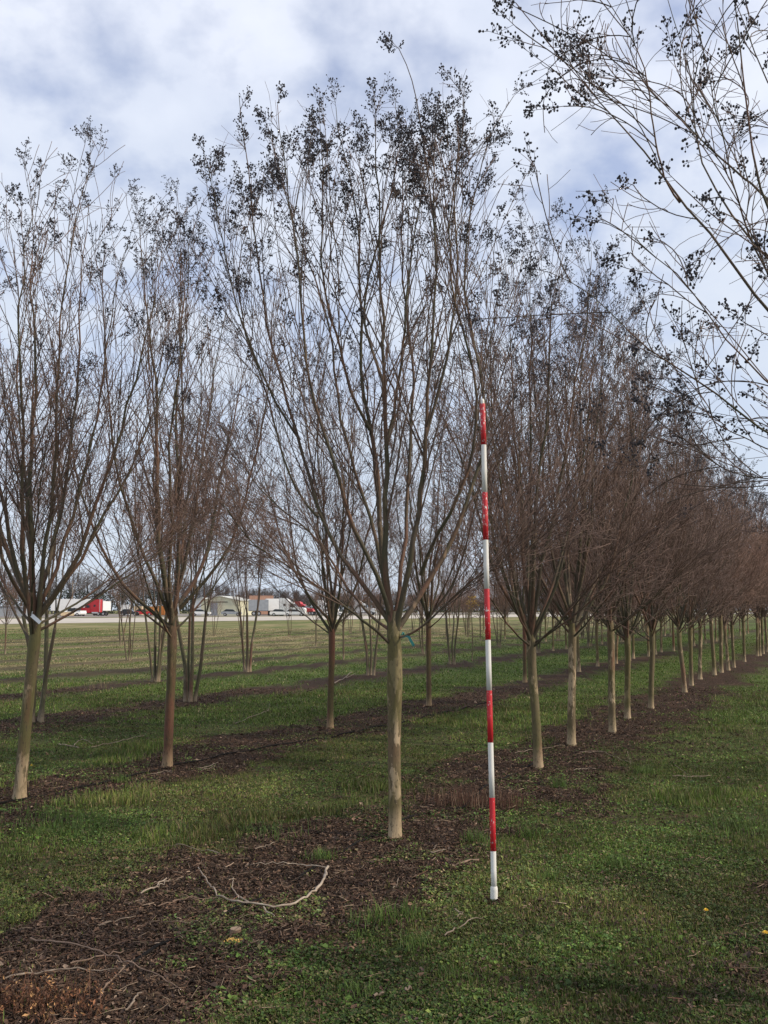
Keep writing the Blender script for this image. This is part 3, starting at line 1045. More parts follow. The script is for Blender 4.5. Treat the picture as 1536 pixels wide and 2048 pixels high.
# second row, to the left and behind
tk, lb = auto_single(701, 1.62, 6.6, 1.55, 11, 0.056, lean=0.03, low=5)
T_a = build_tree(702, tk, lb, 1, M_TRUNK_OLIVE, n1=13, n2=5, n3=3, H=6.45, Rmax=1.7, pan=1.0, l1len=(.5, 1.8), ang1=(11, 32), env_k=0.5, whips=4)
tree_a = place_tree(T_a, 'crape_myrtle', 'bare tree at the left edge with a white tag on its mottled trunk', atg(38, 1603), 0.6, 0.96, None, (0.0, 0.03))
tk, lb = auto_single(711, 1.55, 6.6, 1.65, 11, 0.052, lean=0.02)
T_b = build_tree(712, tk, lb, 1, M_TRUNK_RED, n1=13, n2=5, n3=2, H=6.65, Rmax=1.7, pan=1.0, l1len=(.5, 1.8), ang1=(11, 32), env_k=0.7, whips=4)
tree_b = place_tree(T_b, 'crape_myrtle', 'bare tree left of centre with a thin white tag at its reddish fork', atg(335, 1537), 2.0, 1.0, None, (0, 0.02))
place_tree(T_red[0], 'crape_myrtle', 'bare tree with cinnamon red trunk between the tagged tree and the main tree', atg(660, 1460), 1.1, 0.97)
place_tree(T_red[1], 'crape_myrtle', 'bare tree with dark red trunk seen between the main trunk and the striped pole', atg(858, 1416), 2.9, 0.97)
place_tree(T_red[2], 'crape_myrtle', 'thin dark trunk just right of the striped pole in the second row', atg(1050, 1367), 0.3, 0.97)
place_tree(T_mid[2], 'crape_myrtle', 'dark trunk standing behind the gap between the first two trunks right of the pole', atg(1158, 1345), 0.9, 0.97)
k = 0
u = uv(*G(1158, 1345)[:2]) + 2.6
while u < 66:
    p = ORG + RN * 3.6 + RD * u + RN * rp.uniform(-.12, .12)
    if rp.random() < 0.86:
        place_tree(T_far[rp.randrange(5)], 'crape_myrtle', 'bare tree far along the second row, seen through the trunks of the nearest row', (p[0], p[1], gz(*p)),
                   rp.uniform(0, 6.28), rp.uniform(0.9, 1.0), 'far trees of the second row')
    u += 1.85 + rp.uniform(-.2, .2)

# third row: clumps of several stems
place_tree(T_multi[0], 'crape_myrtle', 'several-stemmed bare tree behind the left edge tree, tan stems fanning up', atg(75, 1447), 0.4, 1.02)
place_tree(T_multi[1], 'crape_myrtle', 'several-stemmed bare tree just behind the red forked trunk at left', atg(380, 1405), 1.9, 1.0)
place_tree(T_multi[3], 'crape_myrtle', 'several-stemmed bare tree directly left of the main trunk in the third row', atg(742, 1352), 1.2, 1.0)
place_tree(T_multi[0], 'crape_myrtle', 'several-stemmed grey tree between the main trunk and the pole in the third row', atg(905, 1330), 2.2, 0.97)
u = uv(*G(905, 1330)[:2]) + 4
while u < 72:
    p = ORG + RN * 7.95 + RD * u
    if rp.random() < 0.8:
        place_tree((T_multi + T_far)[rp.choice([2, 3, 5, 6, 8])], 'crape_myrtle', 'distant bare tree of the third row behind the striped pole and further right', (p[0], p[1], gz(*p)),
                   rp.uniform(0, 6.28), rp.uniform(0.88, 1.0), 'far trees of the third row')
    u += 2.2 + rp.uniform(-.3, .3)
# fourth row
place_tree(T_multi[2], 'crape_myrtle', 'bare tree with three close stems left of the reddish forked trunk', atg(312, 1365), 0.2, 0.98)
place_tree(T_multi[3], 'crape_myrtle', 'bare v-shaped tree of two main stems midway between the two reddish trunks', atg(495, 1345), 2.6, 0.98)
place_tree(T_small[0], 'crape_myrtle', 'slim grey speckled tree right behind the cinnamon red trunk', atg(687, 1320), 0.5, 1.0)
u = uv(*G(687, 1320)[:2]) + 5
while u < 80:
    p = ORG + RN * 11.6 + RD * u
    if rp.random() < 0.72:
        place_tree((T_multi + T_far + T_small)[rp.choice([2, 3, 5, 7, 9, 10, 11])], 'crape_myrtle', 'distant bare tree of the fourth row among the many thin trunks behind the pole',
                   (p[0], p[1], gz(*p)), rp.uniform(0, 6.28), rp.uniform(0.85, 1.0), 'far trees of the fourth row')
    u += 2.6 + rp.uniform(-.5, .5)
# thin young trees in the open field
small = [(258, 1322, 'young bare tree with low forked crown, nearer of the pair left of the reddish fork'),
         (243, 1289, 'tiny two-stemmed young tree in front of the road below the orange boxes'),
         (10, 1309, 'young bare tree at the far left edge in the open field'),
         (428, 1272, 'lollipop young tree in front of the cream building'),
         (578, 1273, 'fan-shaped young tree in front of the white lorry'),
         (632, 1293, 'leaning young tree just left of the cinnamon red trunk'),
         (484, 1275, 'faint young tree behind the v-shaped tree, in front of the grey trailer'),
         (700, 1266, 'young tree on the field edge right of the cinnamon red trunk'),
         (720, 1263, 'young tree on the field edge left of the main trunk')]
for i, (px, py, lb_) in enumerate(small):
    place_tree(T_small[(i + 1) % 3], 'young_tree', lb_, atg(px, py), rp.uniform(0, 6.28), 0.72 if i in (3, 4) else 0.9, 'young trees in the open field')
cnt = 0
for ri, rw in enumerate(ROWS[5:11]):
    u = 18 + ri * 4
    while u < 100:
        p = ORG + RN * rw + RD * u
        px = CX + FPX * p[0] / p[1]
        dens = 0.0 if px < 730 else 0.55 if px < 860 else 0.42
        if px < 1545 and rp.random() < dens:
            place_tree((T_small + T_far)[rp.choice([0, 1, 2, 3, 4])], 'crape_myrtle', 'thin distant bare tree in the crowd of trunks beyond the fourth row',
                       (p[0], p[1], gz(*p)), rp.uniform(0, 6.28), rp.uniform(0.8, 1.05), 'crowd of distant field trees')
            cnt += 1
        u += 4.0 + rp.uniform(-.8, .8)

# ------------------------------------------------------------------ ground
def axis(lo, hi, fine0, fine1, step):
    a = list(np.arange(fine0, fine1 + 1e-6, step))
    s = step
    x = fine1
    while x < hi:
        s = min(s * 1.10, 4.0 if x < 330 else 90.0)
        x += s
        a.append(x)
    s = step
    x = fine0
    pre = []
    while x > lo:
        s = min(s * 1.12, 4.0 if x > -200 else 90.0)
        x -= s
        pre.append(x)
    return np.array(pre[::-1] + a)


xs = axis(-1800, 1800, -4.0, 6.0, 0.045)
ys = axis(-400, 2600, 3.0, 13.0, 0.045)
XX, YY = np.meshgrid(xs, ys)
ZZ = ground_z(XX, YY)
V = np.stack([XX.ravel(), YY.ravel(), ZZ.ravel()], axis=1)
nx, ny = len(xs), len(ys)
ii = (np.arange(ny - 1)[:, None] * nx + np.arange(nx - 1)[None]).ravel()
Q = np.stack([ii, ii + 1, ii + 1 + nx, ii + nx], axis=1)
far = sstep(12, 26, np.hypot(XX, YY))
cover = np.stack([mulch_mask(XX, YY).ravel(), dry_mask(XX, YY).ravel(), far.ravel()], axis=1)
me = mesh_np('ground', V, Q, mats=[M_GROUND], attr=cover, attr_name='cover')
tag(link('ground', me), kind='structure')

# road: a slightly banked pale strip across the back
m, nt_, b = mat('pale_road')
v = obj_coord(nt_)
f = noise(nt_, v, 0.35, 6, 0.6)
nt_.links.new(ramp(nt_, f, [(0.3, (0.42, 0.375, 0.31)), (0.7, (0.56, 0.50, 0.42))]), b.inputs['Base Color'])
b.inputs['Roughness'].default_value = 0.9
M_ROAD = m
acc = Acc()
ss = np.linspace(-500, 900, 140)
pp = np.linspace(1.0, 27.0, 14)
S, P_ = np.meshgrid(ss, pp)
X = ROADR[0] * S + ROADN[0] * (100 + P_)
Y = ROADR[1] * S + ROADN[1] * (100 + P_)
Z = 0.35 * sstep(1, 26, P_) + 0.03
n_ = len(ss)
ii = (np.arange(len(pp) - 1)[:, None] * n_ + np.arange(n_ - 1)[None]).ravel()
acc.add(np.stack([X.ravel(), Y.ravel(), Z.ravel()], axis=1), np.stack([ii, ii + 1, ii + 1 + n_, ii + n_], axis=1))
tag(link('road', acc.mesh('road', [M_ROAD])), kind='structure')
# gravel yard behind the road
M_YARD = plain('gravel_yard', (0.22, 0.19, 0.155), 0.95, 0.3, 0.4)
acc = Acc()
pp = np.linspace(40.0, 150.0, 12)
S, P_ = np.meshgrid(np.linspace(-200, 500, 70), pp)
X = ROADR[0] * S + ROADN[0] * (100 + P_)
Y = ROADR[1] * S + ROADN[1] * (100 + P_)
n_ = 70
ii = (np.arange(len(pp) - 1)[:, None] * n_ + np.arange(n_ - 1)[None]).ravel()
acc.add(np.stack([X.ravel(), Y.ravel(), np.full(X.size, 0.375)], axis=1), np.stack([ii, ii + 1, ii + 1 + n_, ii + n_], axis=1))
tag(link('gravel_yard', acc.mesh('gravel_yard', [M_YARD])), kind='structure')


# ------------------------------------------------------------------ ground cover (stuff)
def scatter(rng, n, ymin, ymax, power, margin=1.15):
    """points inside the view wedge (and a margin beside it), denser near the camera"""
    q = 1 - power
    t = rng.random(n)
    y = (ymin ** q + t * (ymax ** q - ymin ** q)) ** (1 / q)
    hw = 0.425 * y + margin
    x = rng.uniform(-1, 1, n) * hw
    return x, y


rng = np.random.default_rng(77)


def pick(rng, n, cols):
    c = np.array(cols)
    i = rng.integers(0, len(c), n)
    return c[i] * np.clip(rng.lognormal(0, 0.32, (n, 1)), 0.4, 2.0)


def blades(acc, rng, x, y, h, wd, cols, lean=0.5):
    n = len(x)
    z = ground_z(x, y)
    a = rng.uniform(0, 6.283, n)
    dx, dy = np.cos(a), np.sin(a)
    b2 = a + 1.57 + rng.normal(0, .4, n)
    lx, ly = np.cos(b2) * lean * h * rng.uniform(0.2, 1.4, n), np.sin(b2) * lean * h * rng.uniform(0.2, 1.4, n)
    P0 = np.stack([x - dx * wd, y - dy * wd, z - 0.01], 1)
    P1 = np.stack([x + dx * wd, y + dy * wd, z - 0.01], 1)
    P2 = np.stack([x + lx * .4 + dx * wd * .8, y + ly * .4 + dy * wd * .8, z + h * .6], 1)
    P3 = np.stack([x + lx * .4 - dx * wd * .8, y + ly * .4 - dy * wd * .8, z + h * .6], 1)
    P4 = np.stack([x + lx, y + ly, z + h], 1)
    Vv = np.stack([P0, P1, P2, P3, P4], 1).reshape(-1, 3)
    bi = np.arange(n) * 5
    Qq = np.stack([bi, bi + 1, bi + 2, bi + 3], 1)
    Tt = np.stack([bi + 3, bi + 2, bi + 4], 1)
    acc.add(Vv, Qq, Tt, 0, np.repeat(cols, 5, axis=0))


def leaves(acc, rng, x, y, z, size, cols, tilt=0.6, aspect=0.7):
    """small folded leaves"""
    n = len(x)
    a = rng.uniform(0, 6.283, n)
    u = np.stack([np.cos(a), np.sin(a), rng.normal(0, tilt, n)], 1)
    u = norm(u)
    q = np.stack([-np.sin(a), np.cos(a), rng.normal(0, tilt, n)], 1)
    q = norm(q)
    c = np.stack([x, y, z], 1)
    s = size[:, None]
    nrm = norm(np.cross(u, q))
    V0 = c - u * s
    V1 = c + q * s * aspect + nrm * s * 0.25
    V2 = c + u * s
    V3 = c - q * s * aspect + nrm * s * 0.25
    Vv = np.stack([V0, V1, V2, V3], 1).reshape(-1, 3)
    bi = np.arange(n) * 4
    Tt = np.concatenate([np.stack([bi, bi + 1, bi + 2], 1), np.stack([bi, bi + 2, bi + 3], 1)])
    acc.add(Vv, None, Tt, 0, np.repeat(cols, 4, axis=0))


def patchy(cols, x, y):
    a = fbm(x, y, 0.8, 191, 4)[:, None]
    b = fbm(x, y, 2.3, 195, 3)[:, None]
    k = 0.70 + 0.60 * sstep(0.36, 0.66, a)
    k = k * (0.85 + 0.35 * sstep(0.35, 0.65, b))
    hue = sstep(0.45, 0.7, fbm(x, y, 0.55, 198, 3))[:, None]
    return cols * k * (np.array([[1.0, 1.0, 1.0]]) + hue * np.array([[0.20, 0.0, 0.18]]))


def greenness(x, y):
    g = fbm(x, y, 0.9, 90, 3)
    return g


# grass
acc = Acc()
x, y = scatter(rng, 620000, 3.0, 22.0, 1.35)
mk = mulch_mask(x, y)
gr = fbm(x, y, 1.4, 91, 4)
keep = rng.random(len(x)) < (1 - mk) * np.clip((gr - 0.36) * 4.5, 0.08, 1) + 0.015
x, y, gr = x[keep], y[keep], gr[keep]
tall = sstep(0.56, 0.72, fbm(x, y, 0.7, 95, 4))
h = rng.uniform(0.008, 0.034, len(x)) * (1 + 1.9 * tall)
wd = 0.0011 + 0.00022 * y
cols = pick(rng, len(x), [(0.085, 0.128, 0.022), (0.10, 0.155, 0.027), (0.14, 0.165, 0.038), (0.065, 0.095, 0.024), (0.17, 0.14, 0.065), (0.09, 0.13, 0.035)])
cols = patchy(cols, x, y)
st = rng.random(len(x)) < 0.07
cols[st] = np.array((0.24, 0.19, 0.10)) * rng.uniform(0.6, 1.2, (st.sum(), 1))
blades(acc, rng, x, y, h, wd, cols)
# longer tufts
for (px, py, k, hh) in [(120, 1640, 260, .10), (150, 1660, 240, .09), (50, 1670, 220, .08), (200, 1650, 200, .07), (20, 1700, 200, .07), (640, 1725, 160, .07), (765, 1855, 120, .10), (815, 1840, 120, .09), (950, 1690, 130, .09),
                        (720, 1985, 80, .06), (1120, 1580, 120, .11), (1180, 1590, 60, .08), (1055, 1675, 120, .09), (1490, 1660, 300, .11), (830, 1895, 90, .09), (735, 1885, 60, .06),
                        (905, 1958, 70, .06), (240, 1568, 80, .08), (530, 1670, 200, .08), (1290, 1545, 160, .09), (1240, 1730, 120, .08), (1100, 1760, 120, .08), (715, 1850, 70, .06)]:
    g = G(px, py)
    xx = g[0] + rng.normal(0, 0.05 if k < 200 else 0.20, k)
    yy = g[1] + rng.normal(0, 0.05 if k < 200 else 0.20, k)
    cc = pick(rng, k, [(0.08, 0.14, 0.03), (0.11, 0.17, 0.035), (0.09, 0.125, 0.04)])
    blades(acc, rng, xx, yy, hh * rng.uniform(0.5, 1.2, k), np.full(k, 0.0018), cc, 0.6)
# coarser grass further off
x, y = scatter(rng, 230000, 14.0, 85.0, 1.2)
mk = mulch_mask(x, y)
dm = dry_mask(x, y)
keep = rng.random(len(x)) < (1 - mk) * 0.9 + 0.02
x, y, dm = x[keep], y[keep], dm[keep]
h = rng.uniform(0.015, 0.05, len(x))
cols = pick(rng, len(x), [(0.085, 0.135, 0.024), (0.105, 0.17, 0.032), (0.13, 0.165, 0.042), (0.07, 0.105, 0.024)])
dc = pick(rng, len(x), [(0.26, 0.21, 0.11), (0.36, 0.29, 0.16), (0.16, 0.13, 0.07)])
isd = rng.random(len(x)) < dm * 0.9 + 0.06
cols[isd] = dc[isd]
blades(acc, rng, x, y, h, 0.002 + 0.00028 * y, cols, 1.0)
tag(link('grass', acc.mesh('grass', [M_GRASS])), 'short green grass growing between the mulched rows', 'grass', None, 'stuff')

# low broad-leaved weeds
acc = Acc()
x, y = scatter(rng, 740000, 3.0, 16.0, 1.6)
mk = mulch_mask(x, y)
gr = fbm(x, y, 2.2, 92, 4)
keep = rng.random(len(x)) < np.clip((1 - mk) * np.clip((gr - 0.36) * 4.5, 0.06, 1) + 0.5 * sstep(0.50, 0.62, gr), 0, 1)
x, y = x[keep], y[keep]
bmp = fbm(x, y, 14.0, 96, 2)
z = ground_z(x, y) + rng.uniform(0.003, 0.012, len(x)) + 0.045 * np.clip(bmp - 0.35, 0, 1) * rng.random(len(x))
cols = pick(rng, len(x), [(0.075, 0.135, 0.026), (0.10, 0.165, 0.032), (0.055, 0.10, 0.025), (0.14, 0.18, 0.042), (0.08, 0.13, 0.04), (0.16, 0.145, 0.065)])
cols = patchy(cols, x, y)
leaves(acc, rng, x, y, z, rng.lognormal(math.log(0.0056), 0.38, len(x)) * (1 + 0.03 * y), cols, 0.5, 0.75)
tag(link('weeds', acc.mesh('weeds', [M_WEED], False)), 'low clover-like weeds creeping over the soil', 'weeds', None, 'stuff')

# leaf litter and bark mulch
acc = Acc()
x, y = scatter(rng, 660000, 3.0, 20.0, 1.5)
mk = mulch_mask(x, y)
keep = rng.random(len(x)) < mk * 0.90 + 0.26 + 0.3 * sstep(.52, .66, fbm(x, y, 1.3, 97, 4))
x, y = x[keep], y[keep]
n = len(x)
z = ground_z(x, y) + rng.uniform(0.0, 0.014, n)
cols = pick(rng, n, [(0.055, 0.036, 0.024), (0.075, 0.048, 0.030), (0.035, 0.025, 0.018), (0.10, 0.06, 0.04), (0.055, 0.037, 0.03), (0.13, 0.08, 0.052)])
s = rng.random(n) < 0.02
cols[s] = np.array((0.28, 0.20, 0.14)) * rng.uniform(0.6, 1.2, (s.sum(), 1))
leaves(acc, rng, x, y, z, rng.lognormal(math.log(0.0062), 0.42, n) * (1 + 0.04 * y), cols, 0.5, 0.6)
for bx_, by_ in ((788, 1680), (1077, 1540), (1143, 1495), (1225, 1470), (1255, 1440), (38, 1603), (335, 1537), (660, 1460), (858, 1416), (988, 1803)):
    g = G(bx_, by_)
    k = 420 if by_ > 1600 else 260
    rr_ = rng.uniform(0.035, 0.16, k) if bx_ != 988 else rng.uniform(0.02, 0.08, k)
    aa_ = rng.uniform(0, 6.283, k)
    x, y = g[0] + rr_ * np.cos(aa_), g[1] + rr_ * np.sin(aa_)
    z = ground_z(x, y) + rng.random(k) * 0.035 * np.clip(1 - rr_ / 0.14, 0.1, 1)
    cols = pick(rng, k, [(0.075, 0.044, 0.03), (0.10, 0.06, 0.04), (0.05, 0.032, 0.024), (0.17, 0.11, 0.07)])
    leaves(acc, rng, x, y, z, rng.lognormal(math.log(0.008), 0.4, k), cols, 0.7, 0.5)
tag(link('leaf_litter', acc.mesh('leaf_litter', [M_CHIP], False)), 'brown leaf litter and bark mulch along the tree rows', 'mulch', None, 'stuff')
acc = Acc()
x, y = scatter(rng, 42000, 3.0, 22.0, 1.5)
mk = mulch_mask(x, y)
keep = rng.random(len(x)) < mk * 0.9 + 0.10
x, y = x[keep], y[keep]
n = len(x)
z = ground_z(x, y) + rng.uniform(0.004, 0.02, n)
a = rng.uniform(0, 6.283, n)
L = rng.lognormal(math.log(0.022), 0.55, n)
d = np.stack([np.cos(a), np.sin(a), rng.normal(0, .15, n)], 1) * L[:, None]
c0 = np.stack([x, y, z], 1)
mid = c0 + rng.normal(0, 1, (n, 3)) * L[:, None] * 0.08
V, Q, T = tube_arrays(np.stack([c0 - d, mid, c0 + d], 1), np.tile(rng.uniform(0.0008, 0.0024, n)[:, None], (1, 3)), 3)
cols = pick(rng, n, [(0.10, 0.06, 0.04), (0.16, 0.105, 0.07), (0.07, 0.042, 0.03), (0.26, 0.19, 0.13), (0.13, 0.07, 0.045)])
acc.add(V, Q, T, 0, np.repeat(cols, 9, axis=0))
tag(link('twig_litter', acc.mesh('twig_litter', [M_CHIP])), 'small broken twigs and wood splinters strewn over the mulch', 'twigs', None, 'stuff')


# ------------------------------------------------------------------ the striped pole
PY0 = G(988, 1803)[1]
pole = thing('measuring_pole', 'tall upright pole painted in red and white bands standing in the weeds', 'measuring pole', tuple(G(988, 1803)))
edges = [808, 890, 985, 1080, 1178, 1280, 1381, 1485, 1595, 1702, 1778]
xsx = [965, 967.5, 969.5, 971.5, 973.5, 976, 978.5, 981, 984, 986.5, 988]


def painted(name, base_c, chip_c, thr, sc, dirt=0.35):
    m, nt, b = mat(name)
    v = obj_coord(nt, (1, 1, 0.5))
    f = noise(nt, v, sc, 5, 0.7, 0.3)
    f2 = noise(nt, v, 5, 3, 0.5)
    k = math_node(nt, 'ADD', math_node(nt, 'MULTIPLY', f, 0.72), math_node(nt, 'MULTIPLY', f2, 0.28))
    m1 = ramp(nt, k, [(thr, 0), (thr + 0.015, 1)])
    c = mixc(nt, m1, base_c, chip_c)
    c = mixc(nt, ramp(nt, noise(nt, v, 14, 5, 0.6), [(0.48, 0), (0.78, 0.15)]), c, tuple(x * 0.6 for x in base_c))
    nt.links.new(c, b.inputs['Base Color'])
    b.inputs['Roughness'].default_value = 0.5
    bump(nt, b, k, 0.15, 0.002)
    return m


M_RED = painted('worn_red_paint', (0.55, 0.022, 0.03), (0.72, 0.66, 0.60), 0.57, 70)
M_WHITE = painted('worn_white_paint', (0.74, 0.72, 0.66), (0.45, 0.40, 0.30), 0.64, 40)
bp = np.array(pole.location)
for i in range(10):
    a = W(xsx[i], edges[i], PY0 + 0.30 * (1 - i / 10)) - bp
    c_ = W(xsx[i + 1], edges[i + 1], PY0 + 0.30 * (1 - (i + 1) / 10)) - bp
    mb = MB()
    red = i % 2 == 0
    rr = 0.0165 if not red else 0.0170
    rr *= 1.0
    mb.tube([a, a * .5 + c_ * .5, c_], [rr, rr, rr], 20)
    mb.build('red_band' if red else 'white_band', M_RED if red else M_WHITE, pole, True)
a = W(988, 1776, PY0) - bp
mb = MB()
mb.tube([a + np.array([0, 0, 0.012]), a, a - np.array([0, 0, .012]), np.array([0.0, 0, 0.0]), np.array([0, 0, -0.03])], [.0172, .021, .0215, .0215, .0215], 20)
mb.build('base_coupling', M_WHITE, pole, True)
a = W(965, 808, PY0 + .30) - bp
mb = MB()
mb.tube([a, a + np.array([0, 0, .022]), a + np.array([0, 0, .032]), a + np.array([0, 0, .036])], [.012, .012, .009, .002], 16)
mb.build('tip', M_WHITE, pole, True)

# ------------------------------------------------------------------ ribbon and tags
M_RIB = plain('teal_ribbon', (0.015, 0.15, 0.14), 0.55, 0.25, 30)
rb = thing('marking_ribbon', 'teal plastic ribbon tied round the lowest right limb of the main tree', 'ribbon', tuple(W(806, 1272, TY - 0.02)))
o0 = np.array(rb.location)


def strip(pts, wdt, wdir, thick=0.0012):
    P = np.array(pts)
    wd_ = np.asarray(wdir, float) * wdt / 2
    nr = norm(np.cross(P[-1] - P[0], np.asarray(wdir, float))) * thick / 2
    n = len(P)
    v = np.concatenate([P - wd_ - nr, P + wd_ - nr, P + wd_ + nr, P - wd_ + nr])
    q = []
    for k in range(n - 1):
        for s in range(4):
            a_, b_ = s * n + k, ((s + 1) % 4) * n + k
            q.append((a_, a_ + 1, b_ + 1, b_))
    q += [(0, n, 2 * n, 3 * n), (n - 1, 4 * n - 1, 3 * n - 1, 2 * n - 1)]
    mb = MB()
    mb.add(v, q)
    return mb


mb = MB()
lp = []
for k in range(13):
    a_ = k / 12 * 6.283
    lp.append(W(806 + 2 * math.cos(a_), 1270, TY) + np.array([0, 0.017 * math.cos(a_), 0.017 * math.sin(a_)]) - o0)
mb.tube(lp, [.006] * 13, 6)
mb.build('knot', M_RIB, rb, True)
yy = TY - 0.06
strip([W(804, 1276, yy) - o0, W(812, 1272, yy - .01) - o0, W(818, 1274, yy - .015) - o0, W(822, 1282, yy - .02) - o0, W(828, 1292, yy - .02) - o0], 0.020, (0.8, 0, 0.6)).build('tail', M_RIB, rb)

M_TAG = plain('white_tag', (0.72, 0.74, 0.76), 0.5, 0.1, 20)
for px, py, Yd, lb_, ln, tx in ((72, 1238, 8.08, 'white plastic plant tag hanging on the left edge tree', 0.105, 0.75), (357, 1221, 9.8, 'narrow white plant tag at the fork of the reddish tree left of centre', 0.08, 0.12)):
    tg = thing('plant_tag', lb_, 'plant tag', tuple(W(px, py, Yd)), 0, 'white plant tags')
    dd = np.array([tx, -0.1, -0.6])
    dd = dd / np.linalg.norm(dd) * ln / 2
    strip([-dd, dd * 0.2, dd], 0.032 if tx > .5 else 0.014, norm(np.array([0.6, 0.0, tx]))).build('tag_plate', M_TAG, tg)
    mb = MB()
    mb.tube([-dd, -dd + np.array([-0.008, 0.03, 0.03]), -dd + np.array([-.01, .06, .03])], [.0016] * 3, 5)
    mb.build('tie', M_TAG, tg)

# ------------------------------------------------------------------ hoses, sticks, stump, flowers
def ground_tube(pxs, lift, sub=6):
    g = [G(*p) for p in pxs]
    P = resample(g, max(8, len(g) * sub))
    P[:, 2] = ground_z(P[:, 0], P[:, 1]) + lift
    return P


P = ground_tube([(-400, 1700), (-150, 1648), (0, 1615), (51, 1605), (135, 1588), (237, 1564), (325, 1541), (447, 1515), (560, 1496), (700, 1470), (800, 1448), (905, 1425), (1000, 1402)], 0.012, 10)
o = P[0].copy()
mb = MB()
P[:, 2] += 0.006 * np.sin(np.arange(len(P)) * 0.8)
mb.tube(P - o, [.0095] * len(P), 8)
oo = mb.build('drip_hose', M_HOSE, None, True)
oo.location = o
tag(oo, 'black irrigation hose lying along the second row past the reddish tagged tree', 'hose')
P = ground_tube([(60, 2075), (95, 2042), (142, 2016), (186, 1987), (220, 1967), (330, 1900), (430, 1850), (560, 1790), (645, 1733), (690, 1706), (733, 1683), (805, 1649), (869, 1627), (927, 1625), (943, 1608), (974, 1578), (1040, 1548), (1100, 1515)], 0.006, 10)
o = P[0].copy()
P[:, 2] += 0.010 * np.sin(np.arange(len(P)) * 0.35 + 1)
mb = MB()
mb.tube(P - o, [.0088] * len(P), 8)
oo = mb.build('drip_hose', M_HOSE, None, True)
oo.location = o
tag(oo, 'black irrigation hose half buried in the mulch at the foot of the main tree', 'hose')


def stick(label, pls, r0, r1, lift=0.021, m=None, name='fallen_branch', arch=0.0):
    """first polyline is the branch; the others are its side twigs"""
    mb = MB()
    o = None
    srng = np.random.default_rng(len(label))
    for k, pl in enumerate(pls):
        P = ground_tube(pl, lift, 4)
        n = len(P)
        P[:, 2] += arch * np.sin(np.linspace(0, math.pi, n))
        P[1:-1] += srng.normal(0, 0.0045, (n - 2, 3))
        if o is None:
            o = P[0].copy()
        f = 1.0 if k == 0 else 0.55
        rr = np.linspace(r0, r1, n) * f * 0.72 * (1 + srng.normal(0, 0.13, n))
        mb.tube(P - o, np.maximum(rr, 0.0008), 7)
    ob = mb.build(name, m or M_STICK, None, True)
    ob.location = o
    tag(ob, label, 'branch', 'fallen branches on the ground')
    return ob


stick('long pale fallen branch curving in a hook below the main tree', [[(656, 1748), (649, 1764), (645, 1784), (618, 1805), (598, 1823), (551, 1830), (520, 1827), (470, 1823), (437, 1808), (415, 1780), (396, 1750)],
      [(498, 1824), (478, 1810), (462, 1791), (467, 1771)], [(527, 1830), (547, 1852)], [(652, 1750), (620, 1746), (598, 1742), (500, 1745)]], 0.0115, .004, .03, M_STICK_PALE)
stick('thin bowed twig in the grass left of the hooked branch', [[(440, 1717), (393, 1705), (338, 1700), (284, 1705)]], .005, .002)
stick('forked pale stick pointing up right at the grass edge', [[(281, 1801), (311, 1788), (333, 1772)], [(311, 1788), (337, 1780)]], .008, .005, .03, M_STICK_PALE)
stick('short straight tan stick lying left of the cut stump', [[(196, 1867), (271, 1847)]], .005, .003)
stick('long straight brown stem crossing the mulch at bottom left', [[(60, 1895), (112, 1905), (146, 1910), (203, 1930), (257, 1957), (322, 1984), (366, 2008)]], .0065, .003, .03, M_STICK_DK, arch=.02)
stick('long tan stem running level above the dry orange grass', [[(7, 1982), (51, 1969), (135, 1960), (250, 1960)]], .006, .003, .03, M_STICK)
stick('short brown stem crossing under the long stem at bottom left', [[(140, 1941), (190, 1928), (247, 1916)]], .006, .004, .016, M_STICK_DK)
stick('thin arched brown twig left of the hooked branch end', [[(315, 1828), (372, 1808), (440, 1808), (470, 1815)]], .004, .002, .02, M_STICK_DK)
stick('straight tan stick in the mulch below the striped pole', [[(889, 1877), (923, 1859), (967, 1840)]], .006, .004)
stick('thick brown stick beside the pole at the edge of the mulch', [[(903, 1744), (957, 1730)]], .010, .008, .016, M_STICK_DK)
stick('short thick pale stick in the weeds at bottom centre', [[(747, 1996), (771, 1987)]], .008, .006)
stick('small cut stick at the bottom centre, right of the thick pale one', [[(812, 1988), (823, 1982)]], .008, .006)
stick('pale twig at the grass edge left of the main trunk', [[(510, 1710), (530, 1704), (549, 1696)]], .006, .004)
stick('pale knotted stick in the mulch right of the main trunk', [[(862, 1718), (880, 1716), (893, 1713)], [(866, 1712), (874, 1702)]], .008, .004)
stick('brown curved stick at the foot of the first trunk right of the pole', [[(1147, 1549), (1170, 1545), (1192, 1545)]], .008, .004)
stick('white forked twig lying in the grass at right', [[(1345, 1554), (1380, 1554), (1422, 1552)], [(1349, 1531), (1365, 1542), (1382, 1553)]], .008, .004)
stick('thin wiry branch on the mulch right of the first trunk beyond the pole', [[(1160, 1512), (1210, 1512), (1250, 1524), (1264, 1530)], [(1255, 1508), (1262, 1532)]], .006, .003, .02)
stick('pale crooked branch in the grass behind the left edge tree', [[(118, 1490), (140, 1492), (158, 1496)], [(148, 1492), (162, 1480), (186, 1488)], [(182, 1494), (216, 1488), (292, 1471)]], .012, .008, .02)
stick('thin pale branch on the lawn between the tagged tree and the red trunk', [[(470, 1449), (510, 1433), (537, 1421)], [(536, 1425), (540, 1408)]], .008, .005)
stick('bleached forked branch behind the cinnamon red trunk', [[(668, 1371), (690, 1360), (704, 1345)], [(692, 1360), (712, 1350)]], .018, .010, .03)
stick('pale twig in the mulch behind the main trunk', [[(752, 1341), (776, 1338)]], .012, .008)
